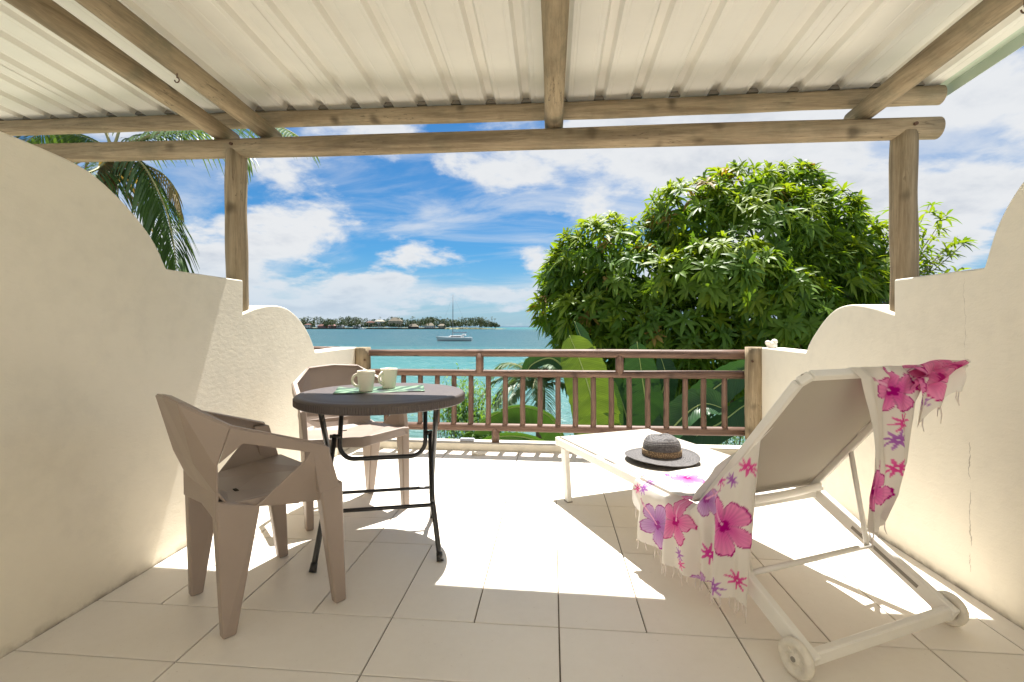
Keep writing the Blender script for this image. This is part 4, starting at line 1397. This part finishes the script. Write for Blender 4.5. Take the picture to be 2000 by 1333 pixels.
        n = max(2, int(w / 3.5))
        for k in range(n):
            for fl in range(2 if h > 5 else 1):
                xx = -w / 2 + w * (k + 0.5) / n
                MB().box((xx, -0.03, 1.5 + fl * 2.9), (1.3, 0.08, 1.4)).build('window', wm, t)


build_island()


def build_boats():
    wh = simple('boat_white_gelcoat', (0.6, 0.6, 0.6), 0.25, 0.5)
    alu = simple('mast_aluminium', (0.16, 0.16, 0.17), 0.6, 0.3)
    bl = simple('boat_window_tint', (0.03, 0.035, 0.045), 0.1)
    cn = simple('sail_cover', (0.10, 0.12, 0.16), 0.8)
    Y = 140.0
    c = at_y(888, HZ, Y)
    t = empty('sailing_yacht', (c.x, Y, SEA), R(180))
    tag(t, 'white sailing yacht with bare mast anchored in the lagoon', 'yacht')
    L = 10.2
    secs = []
    for i in range(15):
        u = i / 14
        x = -L / 2 + L * u
        hw = 1.65 * math.sin(math.pi * min(1, (u * 0.80 + 0.20))) ** 0.65 if u < 0.999 else 0.02
        dk = 1.05 + 0.28 * u ** 2; x2 = x - 0.35 * (u > 0.9) * (0)
        secs.append([(x + 0.5 * u * (z / 1.2), sy * hw * f, z * 1.0) for (sy, f, z) in ((-1, 1.0, dk), (-1, 0.96, 0.55), (-1, 0.78, 0.05), (-1, 0.3, -0.35), (1, 0.3, -0.35), (1, 0.78, 0.05), (1, 0.96, 0.55), (1, 1.0, dk))])
    b = MB().grid(secs)
    n = 8
    deck = [s[0] for s in secs] + [s[-1] for s in reversed(secs)]
    b.add(deck, [list(range(len(deck)))]); b.add(secs[0], [list(range(8))])
    b.build('hull', wh, t)
    MB().hexa([Vector((x, y, 1.0)) for x, y in ((-2.6, -1.1), (2.2, -0.8), (2.2, 0.8), (-2.6, 1.1))], [Vector((x, y, 1.62)) for x, y in ((-2.4, -0.9), (1.2, -0.6), (1.2, 0.6), (-2.4, 0.9))]).build('cabin', wh, t, bevel=0.08)
    for s in (-1, 1): MB().bar((-2.0, s * 1.03, 1.33), (0.9, s * 0.78, 1.33), 0.05, 0.2).build('cabin_window', bl, t)
    MB().hexa([Vector((x, y, 1.55)) for x, y in ((-3.3, -0.9), (-2.1, -0.9), (-2.1, 0.9), (-3.3, 0.9))], [Vector((x, y, 2.05)) for x, y in ((-3.2, -0.8), (-2.4, -0.7), (-2.4, 0.7), (-3.2, 0.8))]).build('spray_hood', wh, t, bevel=0.06)
    MB().tube([(0.55, 0, 1.2), (0.5, 0, 13.6)], [0.095, 0.06], 10).build('mast', alu, t)
    MB().tube([(0.45, 0, 2.4), (-3.6, 0, 2.5)], 0.11, 8).build('boom', cn, t)
    MB().tube([(0.52, -0.9, 7.2), (0.52, 0.9, 7.2)], 0.04, 6).build('spreader', alu, t)
    for a, e in (((5.2, 0, 1.4), (0.5, 0, 12.9)), ((-5.0, 0, 1.2), (0.5, 0, 13.5)), ((0.4, -1.5, 1.1), (0.52, -0.9, 7.2)), ((0.4, 1.5, 1.1), (0.52, 0.9, 7.2)), ((0.52, -0.9, 7.2), (0.5, 0, 12.5)), ((0.52, 0.9, 7.2), (0.5, 0, 12.5))):
        MB().tube([a, e], 0.012, 5).build('stay', alu, t)
    for x in (-4.6, -3.2, -1.2, 1.6, 3.6, 4.9):
        for s in (-1, 1): MB().tube([(x, s * 1.2 * (1 if x < 2 else 0.6), 1.1), (x, s * 1.2 * (1 if x < 2 else 0.6), 1.75)], 0.02, 5).build('stanchion', alu, t)
    # small motorboat off the island
    Y = 640.0; c = at_y(707, HZ, Y)
    t = empty('motorboat', (c.x, Y, SEA)); tag(t, 'small white motorboat moored off the island sea wall', 'motorboat')
    MB().hexa([Vector(p) for p in ((-5, -1, 0), (4, -1, 0), (4, 1, 0), (-5, 1, 0))], [Vector(p) for p in ((-5.4, -1.5, 1.5), (6.5, -0.4, 2.0), (6.5, 0.4, 2.0), (-5.4, 1.5, 1.5))]).build('hull', wh, t)
    MB().hexa([Vector(p) for p in ((-3, -1, 1.5), (2, -1, 1.6), (2, 1, 1.6), (-3, 1, 1.5))], [Vector(p) for p in ((-2.6, -0.9, 3.0), (0.8, -0.9, 3.0), (0.8, 0.9, 3.0), (-2.6, 0.9, 3.0))]).build('cabin', wh, t)


build_boats()


# ------------------------------------------------------------------ vegetation
def leaf_strip(b, base, d, up, L, W, droop, mat, fold=0.25, n=4):
    """lance leaf: two rows of quads folded along the midrib"""
    d = d.normalized(); s = d.cross(up)
    if s.length < 1e-4: s = d.orthogonal()
    s.normalize(); nn = s.cross(d).normalized()
    L_, C_, R_ = [], [], []
    for i in range(n + 1):
        t = i / n
        w = W * (math.sin(math.pi * min(0.985, 0.06 + t * 0.94)) ** 0.75)
        p = base + d * L * t - Vector((0, 0, 1)) * droop * L * t * t
        C_.append(p); L_.append(p + s * w + nn * w * fold); R_.append(p - s * w + nn * w * fold)
    b.grid([L_, C_, R_], mat, True)


def rosette(b, c, axis, n, Lm, mat, rnd, droop=0.42, Wk=0.112, spread=(30, 100)):
    axis = axis.normalized(); s = axis.orthogonal().normalized(); u = axis.cross(s)
    for k in range(n):
        a = k * 2.399 + rnd.uniform(-0.3, 0.3)
        e = R(rnd.uniform(*spread))
        d = axis * math.cos(e) + (s * math.cos(a) + u * math.sin(a)) * math.sin(e)
        L = Lm * rnd.uniform(0.7, 1.12)
        leaf_strip(b, c + axis * rnd.uniform(-0.03, 0.03), d, axis, L, L * Wk, droop * rnd.uniform(0.5, 1.4), mat, n=3)


def build_mango():
    rnd = random.Random(21)
    Y = 8.6
    base = Vector((at_y(1500, HZ, Y).x, Y, -2.75))
    t = empty('mango_tree', base)
    tag(t, 'dense mango tree with long glossy leaves beyond the railing', 'tree')
    k = Y / FPX
    lobes = [  # px, py, radius px (x, z), depth shift m, weight
        (1460, 480, 140, 110, 0.2), (1440, 385, 75, 58, 0.2), (1535, 375, 72, 50, 0.6), (1350, 420, 82, 58, -0.2), (1590, 440, 80, 65, 0.2), (1190, 490, 92, 62, -0.2), (1120, 535, 62, 58, 0.1), (1260, 550, 85, 62, -0.7),
        (1100, 600, 52, 42, 0.2), (1190, 610, 90, 55, -0.5), (1330, 640, 95, 52, -0.9), (1410, 540, 95, 62, -1.1), (1500, 600, 95, 70, -0.8), (1590, 540, 95, 72, 0.0), (1660, 480, 62, 55, 0.5), (1680, 560, 70, 60, 0.3),
        (1590, 640, 95, 60, -0.3), (1440, 690, 120, 62, -0.3), (1300, 720, 100, 52, 0.1), (1210, 690, 80, 40, 0.2), (1520, 740, 120, 70, 0.3), (1690, 640, 80, 55, 0.3), (1130, 655, 40, 28, 0.2)]
    L3 = []
    for (px, py, rx, rz, dy) in lobes:
        c = at_y(px, py, Y + dy)
        L3.append((c, rx * k, min(rx, rz * 1.25) * k, rz * k))
    def inside(p, skip):
        for i, (c, a, b_, h) in enumerate(L3):
            if i != skip and ((p.x - c.x) / a) ** 2 + ((p.y - c.y) / b_) ** 2 + ((p.z - c.z) / h) ** 2 < 0.62: return True
        return False
    crown = MB(); proto = []
    for v in range(7):
        b = MB(); rosette(b, Vector((0, 0, 0)), Vector((0, 0, 1)), 13, 0.27, 0, rnd); proto.append(b)
    protom = {}
    spots = []
    for i, (c, a, b_, h) in enumerate(L3):
        n = int(300 * (a * h) / (1.3 * 0.9)) + 62
        for _ in range(n):
            q = Vector((rnd.gauss(0, 1), rnd.gauss(0, 1), rnd.gauss(0, 1))).normalized()
            rr = rnd.uniform(0.86, 1.05) if rnd.random() < 0.75 else rnd.uniform(0.45, 0.86)
            p = c + Vector((q.x * a, q.y * b_, q.z * h)) * rr
            if rr > 0.8 and inside(p, i): continue
            nrm = Vector((q.x / a, q.y / b_, q.z / h)).normalized()
            ax = (nrm + Vector((0, 0, 0.55)) + Vector((rnd.gauss(0, .25), rnd.gauss(0, .25), rnd.gauss(0, .2)))).normalized()
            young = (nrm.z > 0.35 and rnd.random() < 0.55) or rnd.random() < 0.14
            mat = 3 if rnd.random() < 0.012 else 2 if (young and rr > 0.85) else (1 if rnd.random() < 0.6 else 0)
            spots.append((p, ax, mat, rr))
    # the rosettes that show largest stand as clusters of their own
    spots.sort(key=lambda s: (s[0].y + (0.0 if s[3] > 0.86 else 3.0)))
    mats = [M['mango_d'], M['mango_m'], M['mango_l'], leaf_mat('mango_leaf_yellowing', (0.22, 0.15, 0.03), (0.30, 0.20, 0.05), 0.35, 0.6)]
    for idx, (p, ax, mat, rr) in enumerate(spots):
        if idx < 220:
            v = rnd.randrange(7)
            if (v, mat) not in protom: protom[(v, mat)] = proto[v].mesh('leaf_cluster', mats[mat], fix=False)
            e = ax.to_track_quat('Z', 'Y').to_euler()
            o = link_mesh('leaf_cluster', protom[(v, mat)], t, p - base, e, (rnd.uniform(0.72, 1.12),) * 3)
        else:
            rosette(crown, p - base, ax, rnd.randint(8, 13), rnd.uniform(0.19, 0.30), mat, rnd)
    o = crown.build('crown', mats, t, fix=False); tag(o, kind='stuff')
    # thin spray of foliage behind the right post
    sp = MB()
    root = at_y(1700, 600, 8.9) - base
    tips = [(1850, 415), (1870, 462), (1815, 400), (1785, 440), (1840, 500), (1880, 522), (1760, 400), (1800, 560), (1745, 420), (1780, 520), (1890, 470), (1730, 500), (1745, 545), (1715, 455), (1830, 455)]
    tw = MB()
    for (px, py) in tips:
        e = at_y(px, py, 8.9 + rnd.uniform(-0.4, 0.4)) - base
        m_ = root.lerp(e, 0.55) + Vector((0, 0, -0.12))
        path = smooth_curve([root, m_, e], 5)
        tw.tube(path, [0.016 - 0.011 * i / (len(path) - 1) for i in range(len(path))], 5)
        for q in range(7):
            f = 1 - q * 0.085
            pt = root.lerp(e, f) + Vector((0, 0, -0.12 * (1 - abs(2 * f - 1.1)))) + Vector((rnd.gauss(0, .05), rnd.gauss(0, .08), rnd.gauss(0, .05)))
            rosette(sp, pt, (e - m_) + Vector((0, 0, 0.3)), 7, 0.22, rnd.choice((1, 2, 2)), rnd, spread=(30, 85))
    o = sp.build('thin_spray', mats, t, fix=False); tag(o, kind='stuff')
    tw.build('twigs', M['bark_pale'], t)
    # trunk and limbs
    tr = [(0, 0, 0), (0.05, 0.03, 0.8), (-0.05, 0.0, 1.6), (0.0, 0.05, 2.5)]
    MB().tube(smooth_curve(tr, 5), [0.20 - 0.06 * i / 15 for i in range(16)], 14).build('trunk', M['bark'], t)
    for (px, py, dy, r0) in ((1250, 560, 0.0, 0.075), (1400, 480, 0.2, 0.09), (1530, 440, 0.5, 0.085), (1620, 520, 0.3, 0.075), (1460, 620, -0.5, 0.06), (1700, 500, 0.35, 0.05), (1330, 640, -0.5, 0.06), (1180, 600, 0.2, 0.05), (1690, 600, 0.3, 0.055)):
        e = at_y(px, py, Y + dy) - base
        a = Vector((0, 0.04, 2.0 + 0.5 * rnd.random()))
        m1 = a.lerp(e, 0.4) + Vector((rnd.uniform(-.15, .15), rnd.uniform(-.15, .15), -0.05)); m2 = a.lerp(e, 0.75) + Vector((rnd.uniform(-.12, .12), 0, 0.05))
        path = smooth_curve([a, m1, m2, e], 5)
        MB().tube(path, [r0 * (1 - 0.75 * i / (len(path) - 1)) for i in range(len(path))], 9).build('limb', M['bark_pale'] if px > 1600 else M['bark'], t)


build_mango()


def banana_leaf(parent, base, pix, Y, hw, mat, fold=0.18, lean=0.0, tear=0, seedv=0, dY=None):
    rnd = random.Random(seedv)
    pts = [at_y(px, py, Y + (dY[i] if dY else 0.0)) - base for i, (px, py) in enumerate(pix)]
    C_ = [Vector(p) for p in smooth_curve(pts, 9)]
    n = len(C_)
    cumlen = [0.0]
    for i in range(1, n): cumlen.append(cumlen[-1] + (C_[i] - C_[i - 1]).length)
    rows = [[], [], [], [], [], [], []]
    for i, p in enumerate(C_):
        t = i / (n - 1)
        tg = (C_[min(i + 1, n - 1)] - C_[max(i - 1, 0)]).normalized()
        view = (p + base - _C).normalized()
        s = tg.cross(view).normalized()
        if lean: s = (Matrix.Rotation(lean, 3, tg) @ s).normalized()
        nn = s.cross(tg).normalized()
        w = hw * (min(1, t * 7 + 0.10) ** 0.6) * (max(0.0, 1 - t ** 5.5)) ** 0.6
        for k, f in enumerate((-1, -0.66, -0.33, 0, 0.33, 0.66, 1)):
            rip = 0.025 * math.sin(i * 1.9 + k) * abs(f) + 0.012 * math.sin(i * 4.1 + f * 3)
            droop = -abs(f) ** 1.6 * w * fold
            rows[k].append(p + s * w * f * (1 + 0.03 * math.sin(i * 2.7 + f)) + nn * (droop + rip * hw))
    b = MB()
    if tear:
        cut = sorted(rnd.sample(range(4, n - 3), tear))
        for side in (rows[:4], rows[3:]):
            st = 0
            for c in cut + [n - 1]:
                seg = [r[st:c + 1] for r in side]
                if len(seg[0]) > 1: b.grid(seg)
                st = c
                for r in (side[0], side[1]) if side[0] is rows[0] else (side[2], side[3]):
                    r[c] = r[c] + Vector((rnd.uniform(-.02, .02), rnd.uniform(-.03, .03), -0.03))
    else:
        b.grid(rows)
    lf = b.build('leaf', M[mat], parent, fix=False)
    at = lf.data.attributes.new('along', 'FLOAT', 'POINT')
    kd = [(p, cumlen[i]) for i, p in enumerate(C_)]
    vals = []
    for v in lf.data.vertices:
        q = min(kd, key=lambda e: (e[0] - v.co).length_squared)
        vals.append(q[1] + 0.6 * (q[0] - v.co).length)
    at.data.foreach_set('value', vals)
    MB().tube([p - (p + base - _C).normalized() * 0.004 for p in C_], [0.016 * (1 - 0.8 * i / (n - 1)) for i in range(n)], 6).build('midrib', M['ban_rib'], lf)


def build_bananas():
    b1 = at_y(1110, HZ, 6.0); base = Vector((b1.x, 6.0, -2.75))
    t = empty('banana_plant', base); tag(t, 'banana plant with bright yellow-green upright leaf behind the railing', 'plant', 'banana plants behind the railing')
    MB().tube([(0, 0, 0), (0.02, 0.02, 1.0), (0.03, 0, 1.9)], [0.13, 0.10, 0.07], 12).build('stem', M['stem'], t)
    banana_leaf(t, base, [(1172, 900), (1160, 800), (1138, 720), (1112, 655)], 5.8, 0.28, 'ban_l', 0.15, 0.25, tear=3, seedv=1)
    banana_leaf(t, base, [(1130, 800), (1132, 730), (1140, 680), (1122, 628)], 6.2, 0.12, 'ban_d', 0.5, 0.8, seedv=2)
    banana_leaf(t, base, [(1110, 880), (1075, 815), (1010, 795), (945, 822), (925, 850)], 5.7, 0.17, 'ban_m', 0.9, -0.75, tear=2, seedv=3, dY=[0.2, 0.1, 0, -0.1, -0.1])
    banana_leaf(t, base, [(1100, 900), (1050, 862), (985, 852), (915, 872)], 5.3, 0.12, 'ban_m', 0.9, -0.6, seedv=4)
    banana_leaf(t, base, [(1105, 720), (1075, 700), (1040, 712), (1025, 735)], 6.4, 0.10, 'ban_d', 0.6, 0.3, seedv=5)
    banana_leaf(t, base, [(1160, 900), (1185, 830), (1180, 770), (1160, 720)], 6.3, 0.20, 'ban_m', 0.3, 0.5, tear=1, seedv=6)
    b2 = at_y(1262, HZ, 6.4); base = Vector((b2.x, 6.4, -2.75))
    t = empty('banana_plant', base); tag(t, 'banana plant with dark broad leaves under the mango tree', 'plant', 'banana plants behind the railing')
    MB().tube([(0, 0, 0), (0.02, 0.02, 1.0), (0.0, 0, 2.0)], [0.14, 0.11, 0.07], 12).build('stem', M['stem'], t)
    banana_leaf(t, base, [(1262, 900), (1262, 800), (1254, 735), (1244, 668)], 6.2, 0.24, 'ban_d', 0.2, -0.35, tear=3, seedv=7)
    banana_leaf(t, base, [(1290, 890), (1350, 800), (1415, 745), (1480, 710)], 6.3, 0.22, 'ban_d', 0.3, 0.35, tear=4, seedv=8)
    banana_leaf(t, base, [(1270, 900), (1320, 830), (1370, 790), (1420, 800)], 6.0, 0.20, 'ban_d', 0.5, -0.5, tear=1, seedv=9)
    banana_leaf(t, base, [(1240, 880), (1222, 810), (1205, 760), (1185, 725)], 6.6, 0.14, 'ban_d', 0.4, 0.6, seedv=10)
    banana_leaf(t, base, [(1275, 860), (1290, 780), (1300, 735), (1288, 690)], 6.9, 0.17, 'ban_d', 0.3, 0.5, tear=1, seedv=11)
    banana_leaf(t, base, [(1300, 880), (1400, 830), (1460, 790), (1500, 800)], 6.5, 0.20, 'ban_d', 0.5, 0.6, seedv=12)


build_bananas()


def frond(parent, base, pts, leafL, mat, n=46, hang=0.5, seedv=0, name='frond', ribr=0.022, wid=0.016, sweep=0.55):
    rnd = random.Random(seedv)
    C_ = [Vector(p) - base for p in smooth_curve(pts, 10)]
    m = len(C_)
    b = MB()
    cum = [0.0]
    for i in range(1, m): cum.append(cum[-1] + (C_[i] - C_[i - 1]).length)
    for k in range(n):
        t = 0.10 + 0.90 * k / (n - 1)
        x = t * cum[-1]
        i = max(j for j in range(m) if cum[j] <= x + 1e-9); i = min(i, m - 2)
        f = (x - cum[i]) / max(1e-6, cum[i + 1] - cum[i])
        p = C_[i].lerp(C_[i + 1], min(1, f)); tg = (C_[i + 1] - C_[i]).normalized()
        s = tg.cross(Vector((0, 0, 1)))
        if s.length < 0.15: s = tg.cross(Vector((0.3, 1, 0)))
        s.normalize()
        L = leafL * (0.55 + 0.45 * math.sin(math.pi * min(1, 0.12 + t * 0.82))) * rnd.uniform(0.85, 1.1)
        for sg in (-1, 1):
            d = (s * sg + tg * sweep + Vector((0, 0, rnd.uniform(-0.1, 0.15)))).normalized()
            leaf_strip(b, p, d, Vector((0, 0, 1)), L, wid * rnd.uniform(0.8, 1.2), hang * rnd.uniform(0.6, 1.4), 0, 0.3, n=4)
    lf = b.build(name, M[mat], parent, fix=False)
    MB().tube(C_, [ribr * (1 - 0.85 * i / (m - 1)) for i in range(m)], 7).build('rib', M['palm_rib'], lf)


def build_coconut():
    Y = 7.2
    c = at_y(215, 315, Y)
    base = Vector((c.x - 1.3, Y + 0.3, -2.75))
    t = empty('coconut_palm', base)
    tag(t, 'coconut palm with drooping fronds behind the curved wall and beam', 'palm')
    top = c - base
    MB().tube(smooth_curve([(0, 0, 0), (0.25, -0.05, 2.0), (0.75, -0.2, 4.2), tuple(top + Vector((0, 0, -0.1)))], 8), [0.20 - 0.07 * i / 24 for i in range(25)], 14).build('trunk', M['bark'], t)
    # fibrous leaf bases and dead sheaths
    rnd = random.Random(4)
    fb = MB()
    for k in range(46):
        a = rnd.uniform(0, 6.283); h = rnd.uniform(-0.45, 0.25)
        d = Vector((math.cos(a), math.sin(a), rnd.uniform(-0.8, 0.5)))
        leaf_strip(fb, top + Vector((0.12 * math.cos(a), 0.12 * math.sin(a), h)), d, Vector((0, 0, 1)), rnd.uniform(0.25, 0.6), rnd.uniform(0.02, 0.06), rnd.uniform(0.3, 1.0), 0, 0.2)
    fb.build('leaf_sheaths', M['palm_dry'], t, fix=False)
    P = lambda px, py, dy=0.0: tuple(at_y(px, py, Y + dy))
    # the big frond hanging past the wall
    frond(t, base, [P(225, 300), P(275, 318, -0.2), P(318, 395, -0.3), P(338, 470, -0.35), P(346, 535, -0.35)], 0.55, 'palm', 50, 1.0, 1, sweep=0.9, wid=0.02)
    frond(t, base, [P(225, 300), P(265, 310, 0.2), P(300, 370, 0.25), P(300, 450, 0.3), P(285, 520, 0.3)], 0.55, 'palm', 44, 1.0, 2, sweep=0.9, wid=0.02)
    frond(t, base, [P(225, 290), P(330, 255, -0.2), P(470, 240, -0.4), P(545, 248, -0.6), P(592, 272, -0.7)], 0.5, 'palm', 60, 0.6, 3, wid=0.02)
    frond(t, base, [P(225, 290), P(330, 262, 0.3), P(420, 262, 0.6), P(480, 300, 0.9)], 0.6, 'palm', 44, 0.7, 4, wid=0.02)
    frond(t, base, [P(215, 290), P(150, 262, -0.2), P(80, 262, -0.3), P(20, 300, -0.5)], 0.6, 'palm', 44, 0.6, 5, wid=0.02)
    frond(t, base, [P(215, 280), P(180, 200, -0.1), P(120, 120, -0.2), P(40, 80, -0.3)], 0.7, 'palm', 44, 0.5, 6, wid=0.02)
    frond(t, base, [P(225, 280), P(260, 180, 0.2), P(330, 100, 0.5), P(430, 90, 0.9)], 0.7, 'palm', 44, 0.5, 7, wid=0.02)
    frond(t, base, [P(220, 300), P(190, 330, -0.5), P(130, 360, -0.9), P(90, 450, -1.1)], 0.6, 'palm', 40, 0.9, 8, wid=0.02)
    frond(t, base, [P(230, 310), P(300, 330, 0.0), P(335, 360, 0.05), P(352, 410, 0.1)], 0.3, 'palm_dry', 30, 1.0, 9, wid=0.012, name='dry_frond')
    frond(t, base, [P(215, 310), P(230, 360, -0.3), P(225, 420, -0.4)], 0.25, 'palm_dry', 26, 1.0, 10, wid=0.012, name='dry_frond')


build_coconut()


def build_small_palm():
    Y = 8.0
    c = at_y(1056, 752, Y); base = Vector((c.x, Y, -2.75))
    t = empty('feather_palm', base)
    tag(t, 'small feather palm with grey-green fronds between the railing and the sea', 'palm')
    top = c - base
    MB().tube([(0, 0, 0), tuple(top * 0.5), tuple(top)], [0.10, 0.085, 0.075], 12).build('trunk', M['bark'], t)
    rnd = random.Random(9)
    for k in range(22):
        a = k * 2.399; el = rnd.uniform(-0.1, 1.1); L = rnd.uniform(0.75, 1.0)
        d = Vector((math.cos(a) * math.cos(el), math.sin(a) * math.cos(el), math.sin(el)))
        p0 = Vector(c); p1 = p0 + d * L * 0.45 + Vector((0, 0, 0.08)); p2 = p0 + d * L * 0.8 + Vector((0, 0, -0.05)); p3 = p0 + d * L + Vector((0, 0, -0.28))
        frond(t, base, [tuple(p0), tuple(p1), tuple(p2), tuple(p3)], 0.26, 'date', 38, 0.35, 30 + k, ribr=0.010, wid=0.013, sweep=0.8)


build_small_palm()


def build_shrubs():
    rnd = random.Random(31)
    specs = [(905, 800, 7.0, 0.42, 0.40, 'yellow-green feathery shrub beside the sea below the railing'), (945, 850, 6.6, 0.40, 0.28, 'low feathery shrub tucked under the arching banana leaf'),
             (1215, 850, 8.5, 0.7, 0.45, 'leafy shrub growing between the two banana plants'), (1400, 850, 9.5, 0.8, 0.4, 'leafy shrub at the foot of the mango tree')]
    for (px, py, Y, rx, rz, lab) in specs:
        c = at_y(px, py, Y); base = Vector((c.x, Y, -2.75))
        t = empty('shrub', base); tag(t, lab, 'shrub', 'shrubs below the railing')
        st = MB(); fo = MB()
        for k in range(16):
            e = c - base + Vector((rnd.uniform(-rx, rx) * 0.8, rnd.uniform(-rx, rx) * 0.8, rnd.uniform(-rz, rz) * 0.6))
            st.tube([Vector((rnd.uniform(-.1, .1), rnd.uniform(-.1, .1), 0)), e * 0.5 + Vector((rnd.uniform(-.1, .1), 0, 0)), e], [0.014, 0.010, 0.005], 5)
        for k in range(2600):
            q = Vector((rnd.gauss(0, 0.5), rnd.gauss(0, 0.5), rnd.gauss(0, 0.5)))
            p = c - base + Vector((q.x * rx, q.y * rx, q.z * rz))
            d = Vector((rnd.gauss(0, 1), rnd.gauss(0, 1), rnd.gauss(0.3, 0.8)))
            leaf_strip(fo, p, d, Vector((0, 0, 1)), rnd.uniform(0.05, 0.11), 0.011, 0.3, 0, 0.2, n=2)
        st.build('stems', M['bark'], t)
        tag(fo.build('foliage', M['shrub'], t, fix=False), kind='stuff')


build_shrubs()
